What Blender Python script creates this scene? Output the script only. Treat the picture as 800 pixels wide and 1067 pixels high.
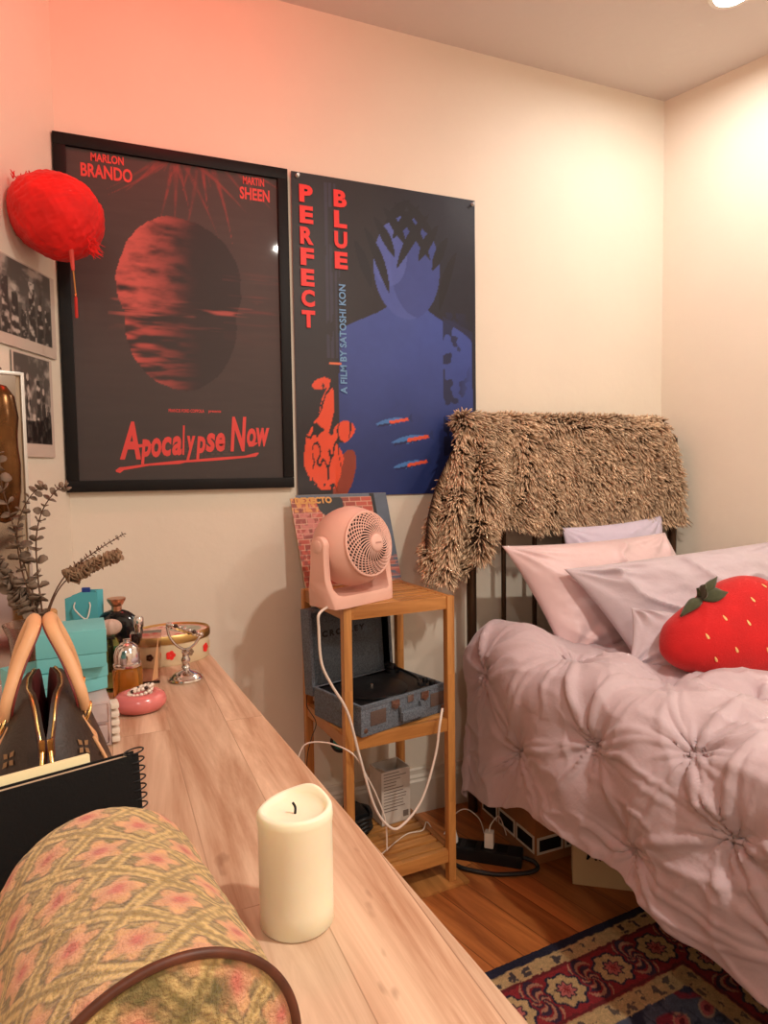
import bpy, bmesh, math, random
import numpy as np
from mathutils import Vector, Matrix, noise as mnoise
random.seed(7); rng = np.random.default_rng(7)
PI = math.pi
S = bpy.context.scene
COL = S.collection
for o in list(bpy.data.objects): bpy.data.objects.remove(o)

# ------------------------------------------------------------------ camera
H = 1.12
cam = bpy.data.cameras.new('camera'); cam.sensor_fit = 'HORIZONTAL'; cam.sensor_width = 36
cam.lens = 36 * 700 / 800; cam.clip_start = .02
camo = bpy.data.objects.new('camera', cam); COL.objects.link(camo)
yaw, pit, rol = math.radians(22.7), math.radians(3.5), math.radians(-0.8)
F0 = Vector((math.sin(yaw), math.cos(yaw), 0)); R0 = Vector((math.cos(yaw), -math.sin(yaw), 0)); U0 = Vector((0, 0, 1))
Fv = F0*math.cos(pit) - U0*math.sin(pit); U1 = U0*math.cos(pit) + F0*math.sin(pit)
Rv = R0*math.cos(rol) + U1*math.sin(rol); Uv = U1*math.cos(rol) - R0*math.sin(rol)
camo.matrix_world = Matrix(((Rv.x, Uv.x, -Fv.x, 0), (Rv.y, Uv.y, -Fv.y, 0), (Rv.z, Uv.z, -Fv.z, H), (0, 0, 0, 1)))
S.camera = camo
# ------------------------------------------------------------------ world, exposure, lights
w = bpy.data.worlds.new('world'); S.world = w; w.use_nodes = True
w.node_tree.nodes['Background'].inputs[0].default_value = (.9, .8, .7, 1)
w.node_tree.nodes['Background'].inputs[1].default_value = .05
S.view_settings.view_transform = 'Standard'; S.view_settings.look = 'None'
S.view_settings.exposure = .27; S.view_settings.gamma = 1; S.view_settings.use_curve_mapping = False

def light(name, kind, loc, power, color, size=.1, target=None, spread=None, blend=1, angle=150):
    l = bpy.data.lights.new(name, kind); l.energy = power; l.color = color
    if kind == 'AREA':
        l.shape = 'DISK'; l.size = size
        if spread: l.spread = math.radians(spread)
    elif kind == 'SPOT':
        l.shadow_soft_size = size; l.spot_size = math.radians(angle); l.spot_blend = blend
    else: l.shadow_soft_size = size
    o = bpy.data.objects.new(name, l); COL.objects.link(o); o.location = loc
    if target is not None:
        o.rotation_euler = (Vector(target) - Vector(loc)).to_track_quat('-Z', 'Y').to_euler()
    return o
CEIL = 2.46
WARM = (1, .93, .83); NEUT = (1, .96, .90)
light('downlight_over_bed', 'AREA', (1.69, 1.44, CEIL-.03), 4.2, NEUT, .09)
light('downlight_mid_room', 'AREA', (1.03, -.10, CEIL-.02), 24, WARM, .09)
light('added_fill_behind_camera', 'AREA', (-.35, -1.15, CEIL-.02), 12, NEUT, .09)  # unseen soft fill, added to brighten the comforter side from the left
light('floor_lamp_bulb', 'POINT', (1.45, -.62, 1.86), 17, (1, .89, .77), .05)
light('red_bulb', 'POINT', (.20, 1.42, 2.36), 4.6, (1, .05, .05), .05)

# ------------------------------------------------------------------ helpers
def fbm(x, y, s, oct=3, seed=0):
    out = np.zeros_like(x, dtype=float); amp = 1; tot = 0
    for k in range(oct):
        xs = x*s + 17.3*k + seed*7.7; ys = y*s - 9.1*k + seed*3.3
        xi = np.floor(xs).astype(np.int64); yi = np.floor(ys).astype(np.int64)
        fx = xs-xi; fy = ys-yi; fx = fx*fx*(3-2*fx); fy = fy*fy*(3-2*fy)
        def h(a, b):
            n = (a*374761393 + b*668265263 + seed*974711 + k*31337) & 0x7fffffff
            n = ((n ^ (n >> 13))*1274126177) & 0x7fffffff
            return ((n ^ (n >> 16)) & 0xffff)/65535.0
        v = (h(xi, yi)*(1-fx)+h(xi+1, yi)*fx)*(1-fy) + (h(xi, yi+1)*(1-fx)+h(xi+1, yi+1)*fx)*fy
        out += amp*(v*2-1); tot += amp; amp *= .5; s *= 2.03
    return out/tot

def srgb(r, g, b):
    f = lambda c: (c/255/12.92) if c/255 <= .04045 else ((c/255+.055)/1.055)**2.4
    return (f(r), f(g), f(b))
def lin(c):
    c = np.asarray(c, float)/255
    return np.where(c <= .04045, c/12.92, ((c+.055)/1.055)**2.4)

def mat(name, col, rough=.6, metal=0, var=.0, vscale=20, bump=0, bscale=60, sheen=0, trans=0, ior=1.45, sss=0, coat=0, stretch=(1, 1, 1), attr=False, spec=.5, alpha=1):
    m = bpy.data.materials.new(name); m.use_nodes = True
    nt = m.node_tree; b = nt.nodes['Principled BSDF']; N = nt.nodes.new; L = nt.links.new
    b.inputs['Base Color'].default_value = (*col, 1); b.inputs['Roughness'].default_value = rough
    b.inputs['Metallic'].default_value = metal; b.inputs['IOR'].default_value = ior
    b.inputs['Specular IOR Level'].default_value = spec
    if sheen: b.inputs['Sheen Weight'].default_value = sheen; b.inputs['Sheen Roughness'].default_value = .5
    if trans: b.inputs['Transmission Weight'].default_value = trans
    if sss:
        b.inputs['Subsurface Weight'].default_value = sss; b.inputs['Subsurface Radius'].default_value = (.02, .012, .006); b.inputs['Subsurface Scale'].default_value = 1
    if coat: b.inputs['Coat Weight'].default_value = coat; b.inputs['Coat Roughness'].default_value = .15
    if alpha < 1: b.inputs['Alpha'].default_value = alpha
    tc = N('ShaderNodeTexCoord'); mp = N('ShaderNodeMapping'); mp.inputs['Scale'].default_value = stretch
    L(tc.outputs['Object'], mp.inputs[0])
    src = None
    if attr:
        a = N('ShaderNodeAttribute'); a.attribute_name = 'Col'; src = a.outputs['Color']
        L(src, b.inputs['Base Color'])
    if var:
        n = N('ShaderNodeTexNoise'); n.inputs['Scale'].default_value = vscale; n.inputs['Detail'].default_value = 4
        L(mp.outputs[0], n.inputs['Vector'])
        mr = N('ShaderNodeMapRange'); mr.inputs['To Min'].default_value = 1-var; mr.inputs['To Max'].default_value = 1+var
        mr.inputs['From Min'].default_value = .25; mr.inputs['From Max'].default_value = .75
        L(n.outputs['Fac'], mr.inputs['Value'])
        mx = N('ShaderNodeVectorMath'); mx.operation = 'SCALE'
        if src: L(src, mx.inputs[0])
        else: mx.inputs[0].default_value = col
        L(mr.outputs[0], mx.inputs['Scale']); L(mx.outputs[0], b.inputs['Base Color'])
    if bump:
        n2 = N('ShaderNodeTexNoise'); n2.inputs['Scale'].default_value = bscale; n2.inputs['Detail'].default_value = 5
        L(mp.outputs[0], n2.inputs['Vector'])
        bp = N('ShaderNodeBump'); bp.inputs['Strength'].default_value = bump; bp.inputs['Distance'].default_value = .01
        L(n2.outputs['Fac'], bp.inputs['Height']); L(bp.outputs[0], b.inputs['Normal'])
    return m

def wood(name, c1, c2, plank=.09, length=1.2, axis='Y', rough=.45, gscale=1, gap=.0, knots=0, rot=0, pvar=.18, mort=(.25, .2, .17)):
    """planks running along an axis, streaky grain along them"""
    m = bpy.data.materials.new(name); m.use_nodes = True
    nt = m.node_tree; b = nt.nodes['Principled BSDF']; N = nt.nodes.new; L = nt.links.new
    b.inputs['Roughness'].default_value = rough
    tc = N('ShaderNodeTexCoord'); mp = N('ShaderNodeMapping')
    r = {'X': 0, 'Y': PI/2, 'Z': 0}[axis] + rot
    mp.inputs['Rotation'].default_value = (0, PI/2 if axis == 'Z' else 0, r)
    L(tc.outputs['Object'], mp.inputs[0])
    br = N('ShaderNodeTexBrick'); br.offset = .37; br.inputs['Scale'].default_value = 1
    br.inputs['Brick Width'].default_value = length; br.inputs['Row Height'].default_value = plank
    br.inputs['Mortar Size'].default_value = gap; br.inputs['Mortar Smooth'].default_value = .3; br.inputs['Bias'].default_value = 0
    br.inputs['Color1'].default_value = (1-pvar, 1-pvar, 1-pvar, 1); br.inputs['Color2'].default_value = (1+pvar, 1+pvar*.8, 1+pvar*.7, 1)
    br.inputs['Mortar'].default_value = (*mort, 1)
    L(mp.outputs[0], br.inputs['Vector'])
    st = N('ShaderNodeMapping'); st.inputs['Scale'].default_value = (2.2*gscale, 26*gscale, 26*gscale); L(mp.outputs[0], st.inputs[0])
    n = N('ShaderNodeTexNoise'); n.inputs['Scale'].default_value = 1; n.inputs['Detail'].default_value = 6; n.inputs['Roughness'].default_value = .65; n.inputs['Distortion'].default_value = .6
    ad = N('ShaderNodeVectorMath'); ad.operation = 'ADD'; sc = N('ShaderNodeVectorMath'); sc.operation = 'SCALE'; sc.inputs['Scale'].default_value = 3
    L(br.outputs['Color'], sc.inputs[0]); L(st.outputs[0], ad.inputs[0]); L(sc.outputs[0], ad.inputs[1]); L(ad.outputs[0], n.inputs['Vector'])
    cr = N('ShaderNodeValToRGB'); cr.color_ramp.elements[0].position = .33; cr.color_ramp.elements[1].position = .68
    cr.color_ramp.elements[0].color = (*c1, 1); cr.color_ramp.elements[1].color = (*c2, 1)
    L(n.outputs['Fac'], cr.inputs[0])
    mu = N('ShaderNodeVectorMath'); mu.operation = 'MULTIPLY'; L(cr.outputs[0], mu.inputs[0]); L(br.outputs['Color'], mu.inputs[1])
    out = mu.outputs[0]
    if knots:
        kn = N('ShaderNodeTexNoise'); kn.inputs['Scale'].default_value = 1; kn.inputs['Detail'].default_value = 3
        ks = N('ShaderNodeMapping'); ks.inputs['Scale'].default_value = (9, 22, 9); L(mp.outputs[0], ks.inputs[0]); L(ks.outputs[0], kn.inputs['Vector'])
        kr = N('ShaderNodeMapRange'); kr.inputs['From Min'].default_value = .665; kr.inputs['From Max'].default_value = .74
        kr.inputs['To Min'].default_value = 0; kr.inputs['To Max'].default_value = knots; L(kn.outputs['Fac'], kr.inputs['Value'])
        mk = N('ShaderNodeMix'); mk.data_type = 'RGBA'; L(kr.outputs[0], mk.inputs[0]); L(out, mk.inputs[6]); mk.inputs[7].default_value = (c1[0]*.45, c1[1]*.32, c1[2]*.25, 1)
        out = mk.outputs[2]
    L(out, b.inputs['Base Color'])
    bp = N('ShaderNodeBump'); bp.inputs['Strength'].default_value = .12; bp.inputs['Distance'].default_value = .004
    L(n.outputs['Fac'], bp.inputs['Height']); L(bp.outputs[0], b.inputs['Normal'])
    return m

class MB:
    def __init__(s): s.v = []; s.f = []; s.m = []
    def add(s, v, f, mi=0):
        o = len(s.v); s.v += [tuple(map(float, p)) for p in v]; s.f += [tuple(i+o for i in q) for q in f]; s.m += [mi]*len(f); return s
    def box(s, c, d, bev=0.0, rz=0, M=None, mi=0):
        bm = bmesh.new(); bmesh.ops.create_cube(bm, size=1)
        for v in bm.verts: v.co = Vector((v.co.x*d[0], v.co.y*d[1], v.co.z*d[2]))
        if bev: bmesh.ops.bevel(bm, geom=bm.edges[:], offset=min(bev, min(d)*.49), segments=2, profile=.7, affect='EDGES')
        T = Matrix.Translation(c) @ (M if M else Matrix.Rotation(rz, 4, 'Z'))
        bm.verts.index_update()
        s.add([T @ v.co for v in bm.verts], [[v.index for v in f.verts] for f in bm.faces], mi); bm.free(); return s
    def lathe(s, prof, c=(0, 0, 0), axis=(0, 0, 1), n=32, mi=0, sx=1, sy=1, M=None):
        """prof: list of (r,h)"""
        q = M if M else Vector((0, 0, 1)).rotation_difference(Vector(axis).normalized()).to_matrix().to_4x4()
        T = Matrix.Translation(c) @ q; v = []; f = []
        for r, h in prof:
            for k in range(n):
                a = 2*PI*k/n; v.append(T @ Vector((r*math.cos(a)*sx, r*math.sin(a)*sy, h)))
        for i in range(len(prof)-1):
            for k in range(n):
                k2 = (k+1) % n; f.append((i*n+k, i*n+k2, (i+1)*n+k2, (i+1)*n+k))
        if prof[0][0] > 1e-6: f.append(tuple(range(n-1, -1, -1)))
        if prof[-1][0] > 1e-6: f.append(tuple((len(prof)-1)*n+k for k in range(n)))
        return s.add(v, f, mi)
    def cyl(s, p0, p1, r0, r1=None, n=16, mi=0):
        p0 = Vector(p0); p1 = Vector(p1); h = (p1-p0).length
        return s.lathe([(r0, 0), (r1 if r1 is not None else r0, h)], p0, p1-p0, n, mi)
    def tube(s, pts, r, n=8, mi=0, smooth=True, closed=False, rf=None, sub=6):
        P = [Vector(p) for p in pts]
        if smooth and len(P) > 2:
            Q = []; m = len(P)
            for i in range(m if closed else m-1):
                if closed: a, b, c, d = P[i-1], P[i], P[(i+1) % m], P[(i+2) % m]
                else: a, b, c, d = P[max(i-1, 0)], P[i], P[i+1], P[min(i+2, m-1)]
                for k in range(sub):
                    t = k/sub
                    Q.append(.5*((2*b)+(-a+c)*t+(2*a-5*b+4*c-d)*t*t+(-a+3*b-3*c+d)*t**3))
            if not closed: Q.append(P[-1])
            P = Q
        m = len(P); v = []; f = []; up = None
        for i in range(m):
            t = (P[(i+1) % m if closed else min(i+1, m-1)]-P[i-1 if (closed or i) else 0])
            t = t.normalized() if t.length > 1e-9 else Vector((0, 0, 1))
            if up is None: up = t.orthogonal().normalized()
            up = (up - t*up.dot(t)); up = up.normalized() if up.length > 1e-6 else t.orthogonal().normalized()
            sd = t.cross(up); rr = r*(rf(i/(m-1)) if rf else 1)
            for k in range(n):
                a = 2*PI*k/n; v.append(P[i]+(up*math.cos(a)+sd*math.sin(a))*rr)
        for i in range(m if closed else m-1):
            for k in range(n):
                k2 = (k+1) % n; j = (i+1) % m; f.append((i*n+k, i*n+k2, j*n+k2, j*n+k))
        if not closed: f.append(tuple(range(n-1, -1, -1))); f.append(tuple((m-1)*n+k for k in range(n)))
        return s.add(v, f, mi)
    def prism(s, poly, z0, z1, T=None, mi=0):
        """2D polygon (x,y) extruded in z, then transformed"""
        T = T or Matrix.Identity(4); n = len(poly)
        v = [T @ Vector((x, y, z0)) for x, y in poly]+[T @ Vector((x, y, z1)) for x, y in poly]
        f = [tuple(range(n-1, -1, -1)), tuple(range(n, 2*n))]+[(i, (i+1) % n, n+(i+1) % n, n+i) for i in range(n)]
        return s.add(v, f, mi)
    def grid(s, G, mi=0, flip=False, wrapu=False):
        """G: (nu,nv,3)"""
        nu, nv = G.shape[:2]; v = G.reshape(-1, 3); f = []
        for i in range(nu if wrapu else nu-1):
            i2 = (i+1) % nu
            for j in range(nv-1):
                q = (i*nv+j, i2*nv+j, i2*nv+j+1, i*nv+j+1); f.append(q[::-1] if flip else q)
        return s.add(v, f, mi)
    def build(s, name, mats, parent=None, smooth=35, world=False, cols=None, subsurf=0):
        me = bpy.data.meshes.new(name)
        V = s.v; loc = Vector((0, 0, 0))
        if world and parent is not None:
            Mi = wm(parent).inverted(); V = [Mi @ Vector(p) for p in V]
        elif parent is None:
            a = np.array(V); lo = a.min(0); hi = a.max(0); loc = Vector(((lo[0]+hi[0])/2, (lo[1]+hi[1])/2, lo[2]))
            V = [Vector(p)-loc for p in V]
        me.from_pydata([tuple(p) for p in V], [], s.f)
        if not isinstance(mats, (list, tuple)): mats = [mats]
        for m in mats: me.materials.append(m)
        me.polygons.foreach_set('material_index', s.m)
        if cols is not None:
            ca = me.color_attributes.new('Col', 'FLOAT_COLOR', 'POINT')
            c4 = np.ones((len(V), 4), np.float32); c4[:, :3] = cols; ca.data.foreach_set('color', c4.ravel())
        me.update()
        bm = bmesh.new(); bm.from_mesh(me)
        if cols is None: bmesh.ops.remove_doubles(bm, verts=bm.verts, dist=1e-6)
        if len(bm.faces) < 60000: bmesh.ops.recalc_face_normals(bm, faces=bm.faces)
        bm.to_mesh(me); bm.free()
        if smooth:
            me.polygons.foreach_set('use_smooth', [True]*len(me.polygons))
            if smooth < 180: me.set_sharp_from_angle(angle=math.radians(smooth))
        o = bpy.data.objects.new(name, me); COL.objects.link(o)
        o.location = loc
        if parent is not None: o.parent = parent
        if subsurf:
            md = o.modifiers.new('subd', 'SUBSURF'); md.levels = md.render_levels = subsurf
        return o

def wm(o):
    m = Matrix.LocRotScale(o.location, o.rotation_euler, o.scale)
    return wm(o.parent) @ m if o.parent else m
def tag(o, label, cat, group=None):
    o['label'] = label; o['category'] = cat
    if group: o['group'] = group
    return o
def thing(name, label, cat, loc, rz=0, group=None):
    o = bpy.data.objects.new(name, None); COL.objects.link(o); o.empty_display_size = .05
    o.location = loc; o.rotation_euler = (0, 0, rz); return tag(o, label, cat, group)
def struct(o): o['kind'] = 'structure'; return o

def text(s, name, m, parent, T, wdt=None, hgt=None, bold=.0, shear=0, depth=.0004, spacing=1, world=False):
    """lettering as a mesh, fitted to width/height, local x right, y up, lower-left at origin of T"""
    c = bpy.data.curves.new('txt', 'FONT'); c.body = s; c.offset = bold; c.shear = shear; c.extrude = 0; c.resolution_u = 3; c.space_character = spacing
    t = bpy.data.objects.new('txt', c); COL.objects.link(t); bpy.context.view_layer.update()
    me = bpy.data.meshes.new_from_object(t.evaluated_get(bpy.context.evaluated_depsgraph_get()))
    bpy.data.objects.remove(t); bpy.data.curves.remove(c)
    v = np.array([p.co[:] for p in me.vertices]); f = [tuple(p.vertices) for p in me.polygons]; bpy.data.meshes.remove(me)
    lo = v.min(0); hi = v.max(0); v -= lo; ext = hi-lo
    sx = wdt/ext[0] if wdt else hgt/ext[1]; sy = hgt/ext[1] if hgt else sx
    v[:, 0] *= sx; v[:, 1] *= sy; v[:, 2] = depth
    mb = MB(); mb.add([T @ Vector(p) for p in v], f)
    return mb
def frame_on(p, xdir, ydir):
    x = Vector(xdir).normalized(); y = Vector(ydir).normalized(); z = x.cross(y)
    return Matrix(((x.x, y.x, z.x, p[0]), (x.y, y.y, z.y, p[1]), (x.z, y.z, z.z, p[2]), (0, 0, 0, 1)))

# ------------------------------------------------------------------ materials
M = {}
def wallmat(name, c):
    m = mat(name, c, .55, var=.03, vscale=3, bump=.25, bscale=9)
    return m
M['wall'] = wallmat('cream wall paint', srgb(236, 226, 208))
M['ceil'] = mat('white ceiling paint', srgb(222, 212, 204), .8, bump=.1, bscale=30)
M['trim'] = mat('white trim paint', srgb(214, 203, 187), .45)
M['floor'] = wood('oak floorboards', srgb(140, 78, 38), srgb(198, 124, 66), .082, 1.1, 'Y', .32, 1, .0012, rot=math.radians(-14))
M['desk'] = wood('pale pine desk', srgb(168, 122, 90), srgb(236, 206, 176), .085, 1.3, 'Y', .5, .7, .0007, knots=.8, pvar=.10, mort=(.62, .55, .5))
M['bamboo'] = wood('bamboo wood', srgb(158, 102, 50), srgb(208, 148, 82), .05, .35, 'X', .4, 1.2, 0, pvar=.14)
M['bamboo_v'] = wood('bamboo wood upright', srgb(158, 102, 50), srgb(208, 148, 82), .05, .35, 'Z', .4, 1.2, 0, pvar=.14)
M['bamboo_y'] = wood('bamboo wood side', srgb(152, 96, 46), srgb(202, 142, 78), .05, .35, 'Y', .4, 1.2, 0, pvar=.14)
M['col'] = mat('printed paper', (1, 1, 1), .45, attr=True)
M['colgloss'] = mat('print behind glazing', (1, 1, 1), .55, attr=True, coat=.22)
M['colgloss'].node_tree.nodes['Principled BSDF'].inputs['Coat Roughness'].default_value = .04
M['colcloth'] = mat('woven cloth', (1, 1, 1), .9, attr=True, bump=.5, bscale=500, sheen=.2)
M['pile'] = mat('wool pile', (1, 1, 1), .95, attr=True, var=.25, vscale=300, bump=.8, bscale=600)
M['fur'] = mat('shaggy faux fur', (1, 1, 1), .8, attr=True)
M['blackframe'] = mat('black satin frame', (.008, .007, .007), .45, spec=.22)
M['black'] = mat('black plastic', (.009, .009, .010), .38, bump=.05, bscale=200, spec=.35)
M['blackmatte'] = mat('black matte cover', (.006, .0055, .0055), .7, bump=.1, bscale=300, spec=.22)
M['redink'] = mat('red lettering ink', srgb(222, 72, 66), .5)
M['redink2'] = mat('bright red lettering ink', srgb(238, 50, 44), .45)
M['blueink'] = mat('pale blue lettering ink', srgb(110, 160, 205), .45)
M['greyink'] = mat('slate blue small print ink', srgb(58, 56, 74), .5)
M['redtulle'] = mat('red tulle', (.72, .006, .004), .75, var=.25, vscale=14, sheen=.08)
M['orangecord'] = mat('golden cord', srgb(196, 132, 60), .6)
M['pink'] = mat('blush pink plastic', srgb(236, 186, 168), .42)
M['pinkdark'] = mat('dark fan interior', (.010, .005, .004), .6)
M['grille'] = mat('pink grille plastic', srgb(238, 192, 176), .42)
M['ttgrey'] = mat('blue grey denim vinyl', srgb(104, 112, 122), .8, var=.45, vscale=260, bump=.4, bscale=300)
M['ttlid'] = mat('dark blue grey lid lining', srgb(92, 100, 108), .85, var=.45, vscale=240, bump=.4, bscale=300)
M['chrome'] = mat('polished chrome', (.75, .73, .72), .12, 1)
M['chromesat'] = mat('satin metal', (.55, .53, .50), .35, 1)
M['gold'] = mat('gold metal', (.85, .58, .22), .25, 1)
M['rosemetal'] = mat('dull rose metal', srgb(168, 140, 126), .35, .9)
M['copper'] = mat('rose copper metal', (.72, .38, .24), .3, 1)
M['whitecable'] = mat('white cable', srgb(236, 220, 206), .45)
M['blackcable'] = mat('black cable', (.012, .012, .012), .5)
M['white'] = mat('white plastic', srgb(235, 228, 218), .4)
M['carton'] = mat('white printed carton', srgb(205, 196, 185), .7, var=.08, vscale=40)
M['card'] = mat('brown cardboard', srgb(148, 98, 58), .85, var=.1, vscale=30)
M['tapew'] = mat('white printed tape', srgb(205, 196, 184), .6)
M['bagpaper'] = mat('cream bag paper', srgb(196, 176, 140), .8, var=.06, vscale=10)
M['comforter'] = mat('dusty mauve cotton', srgb(196, 176, 180), .75, var=.05, vscale=6, bump=.12, bscale=120, sheen=.25)
M['satin'] = mat('pink satin', srgb(226, 198, 198), .38, var=.05, vscale=8, sheen=.3)
M['lilac'] = mat('lilac cotton', srgb(204, 190, 196), .75, var=.05, vscale=8, bump=.1, bscale=160, sheen=.2)
M['lavender'] = mat('lavender cotton', srgb(206, 196, 214), .75, var=.05, vscale=8, sheen=.2)
M['mattress'] = mat('white mattress ticking', srgb(200, 190, 184), .85)
M['plush'] = mat('red plush', (.56, .006, .007), .85, var=.12, vscale=14, bump=.2, bscale=260, sheen=.15)
M['seed'] = mat('pale yellow stitching', srgb(238, 190, 120), .7)
M['leaf'] = mat('dark green felt', srgb(66, 70, 44), .9, var=.2, vscale=60, sheen=.3)
M['bedmetal'] = mat('dark bronze bed metal', srgb(74, 54, 38), .4, .6)
M['wax'] = mat('ivory wax', srgb(244, 236, 208), .42, sss=.35, var=.03, vscale=20)
M['wick'] = mat('charred wick', (.015, .012, .01), .9)
M['piping'] = mat('brown leather piping', srgb(84, 42, 24), .5, var=.5, vscale=60)
M['lvbrown'] = mat('dark brown coated canvas', srgb(46, 31, 23), .5, bump=.1, bscale=300)
M['motif'] = mat('tan printed motif', srgb(134, 98, 62), .5)
M['tan'] = mat('tan leather', srgb(222, 168, 122), .5, var=.06, vscale=40)
M['redleather'] = mat('burgundy leather edge', srgb(112, 34, 28), .5)
M['lining'] = mat('dark red lining', srgb(86, 20, 18), .8)
M['paper'] = mat('cream paper', srgb(240, 226, 180), .8)
M['papergrey'] = mat('page edge beige', srgb(186, 164, 138), .8)
M['teal'] = mat('robin egg teal card', srgb(112, 188, 190), .55)
M['teald'] = mat('robin egg teal paper', srgb(84, 178, 190), .5)
M['blueins'] = mat('deep blue paper', srgb(36, 62, 140), .6)
def glass(name, c, rough=.03, ior=1.45):
    return mat(name, c, rough, trans=1, ior=ior)
M['clear'] = glass('clear glass', (.95, .92, .90))
M['acrylic'] = mat('clear pinkish acrylic', (.90, .74, .72), .12, alpha=.38)
M['greenglass'] = glass('green glass', (.30, .42, .14), .05)
M['smoke'] = glass('smoky pink glass', (.80, .66, .60), .05)
M['amber'] = mat('amber perfume', (.80, .36, .05), .1, trans=.85, ior=1.33)
M['frost'] = mat('frosted pink glass', srgb(222, 190, 172), .5, trans=.3)
M['blackglass'] = mat('black glass', (.006, .006, .008), .12, coat=.3)
M['tin'] = mat('cream enamelled tin', srgb(226, 208, 172), .35)
M['tinrim'] = mat('brass tin rim', (.55, .36, .13), .35, 1)
M['dish'] = mat('pink glazed ceramic', srgb(212, 116, 112), .25, coat=.4, var=.05, vscale=30)
M['pearl'] = mat('pearl beads', srgb(238, 222, 204), .25, coat=.5)
M['tort'] = mat('dark beads', srgb(60, 38, 28), .3)
M['euc'] = mat('dried eucalyptus leaf', srgb(152, 122, 96), .8, var=.3, vscale=50)
M['euc2'] = mat('dusky eucalyptus leaf', srgb(124, 104, 88), .8, var=.3, vscale=50)
M['stem'] = mat('brown stem', srgb(92, 64, 46), .8)
M['mirror'] = mat('mirror glass', (.85, .83, .8), .04, 1)
M['bronze'] = mat('dark bronze lacquer', srgb(96, 62, 30), .25, .7, var=.5, vscale=22)
M['emit'] = mat('lamp diffuser', (1, 1, 1), .5)
b = M['emit'].node_tree.nodes['Principled BSDF']; b.inputs['Emission Color'].default_value = (1, .95, .88, 1); b.inputs['Emission Strength'].default_value = 14

# ------------------------------------------------------------------ room shell
D = 1.95
LA = math.radians(25.2); LD = Vector((-math.sin(LA), -math.cos(LA), 0)); LN = Vector((math.cos(LA), -math.sin(LA), 0))   # left wall, towards us; its inward normal
RA = math.radians(16.2); RD = Vector((math.sin(RA), -math.cos(RA), 0))
CL = Vector((-.08, D, 0)); CR = Vector((1.955, D, 0)); YF = -2.0
FL_ = CL + LD*((D-YF)/math.cos(LA)); FR_ = CR + RD*((D-YF)/math.cos(RA))
def slab(name, a, b, out, m, z0=0, z1=CEIL):
    mb = MB(); mb.prism([(p.x, p.y) for p in (a, b, b+out, a+out)], z0, z1); return struct(mb.build(name, m, smooth=0))
slab('wall_back', CL, CR, Vector((0, .1, 0)), M['wall'])
slab('wall_left', FL_, CL, -LN*.1, M['wall'])
slab('wall_right', CR, FR_, Vector((math.cos(RA), math.sin(RA), 0))*.1, M['wall'])
slab('wall_front', FL_, FR_, Vector((0, -.1, 0)), M['wall'])
fp = [FL_+Vector((-.1, -.1, 0)), FR_+Vector((.1, -.1, 0)), CR+Vector((.1, .1, 0)), CL+Vector((-.1, .1, 0))]
mb = MB(); mb.prism([(p.x, p.y) for p in fp], -.1, 0); struct(mb.build('floor', M['floor'], smooth=0))
mb = MB(); mb.prism([(p.x, p.y) for p in fp], CEIL, CEIL+.1); struct(mb.build('ceiling', M['ceil'], smooth=0))
mb = MB()   # moulded baseboard, profile in (y,z)
prof = [(0, 0), (-.018, 0), (-.018, .105), (-.013, .112), (-.013, .118), (-.008, .126), (-.006, .14), (0, .145)]
T = Matrix(((0, 0, 1, 0), (1, 0, 0, D), (0, 1, 0, 0), (0, 0, 0, 1)))
mb.prism(prof, CL.x+.012, CR.x-.004, T); struct(mb.build('baseboard_back', M['trim'], smooth=0))

# ------------------------------------------------------------------ recessed ceiling lamp
t = thing('recessed_downlight', 'lit round recessed lamp in the white ceiling above the bed corner', 'ceiling light', (1.69, 1.44, CEIL-.012))
mb = MB(); mb.lathe([(.046, 0), (.05, -.004), (.062, -.003), (.066, .004), (.066, .012)], (0, 0, 0), n=40)
bm_ = MB(); bm_.lathe([(.047, .0), (.0005, .0)], (0, 0, .004), n=40); bm_.build('diffuser', M['emit'], t)
ring = MB(); pr = [(.046, .010), (.048, -.002), (.06, -.002), (.066, .005), (.066, .012)]
ring.lathe(pr, n=40); ring.f = ring.f[:-2]; ring.m = ring.m[:-2]; ring.build('trim_ring', M['white'], t)

# ------------------------------------------------------------------ printed sheets: dense grids with their print as a colour attribute
def sheet(name, parent, T, wdt, hgt, paint, m, nx, ny, curl=None, thick=.0006):
    u = (np.arange(nx)+0.0)/(nx-1); v = np.arange(ny)/(ny-1)
    Ug, Vg = np.meshgrid(u, v, indexing='ij')
    cols = np.clip(paint(Ug, Vg), 0, 1)
    Zg = curl(Ug, Vg) if curl else np.zeros_like(Ug)
    G = np.stack([Ug*wdt, Vg*hgt, Zg], -1).reshape(-1, 3)
    R = np.array(T)[:3, :3]; G = G @ R.T + np.array(T)[:3, 3]
    nrm = R[:, 2]
    mb = MB(); mb.grid(G.reshape(nx, ny, 3))
    n0 = len(mb.v); k = mb.v[:]
    # back face + rim so that the sheet has thickness
    bk = (G - nrm*thick).reshape(nx, ny, 3)
    c4 = [np.array(T)[:3, 3]+R @ np.array(q)-nrm*thick for q in ((0, 0, 0), (wdt, 0, 0), (wdt, hgt, 0), (0, hgt, 0))]
    mb.add(c4, [(3, 2, 1, 0)])
    cc = np.concatenate([cols.reshape(-1, 3), np.full((4, 3), .5)])
    return mb.build(name, m, parent, smooth=60, world=True, cols=cc)
def mixc(a, b, t): t = np.clip(t, 0, 1)[..., None]; return a*(1-t)+np.asarray(b)*t
def full(shape, c): return np.ones(shape+(3,))*np.asarray(c)
def sst(a, b, x): t = np.clip((x-a)/(b-a), 0, 1); return t*t*(3-2*t)

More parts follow.
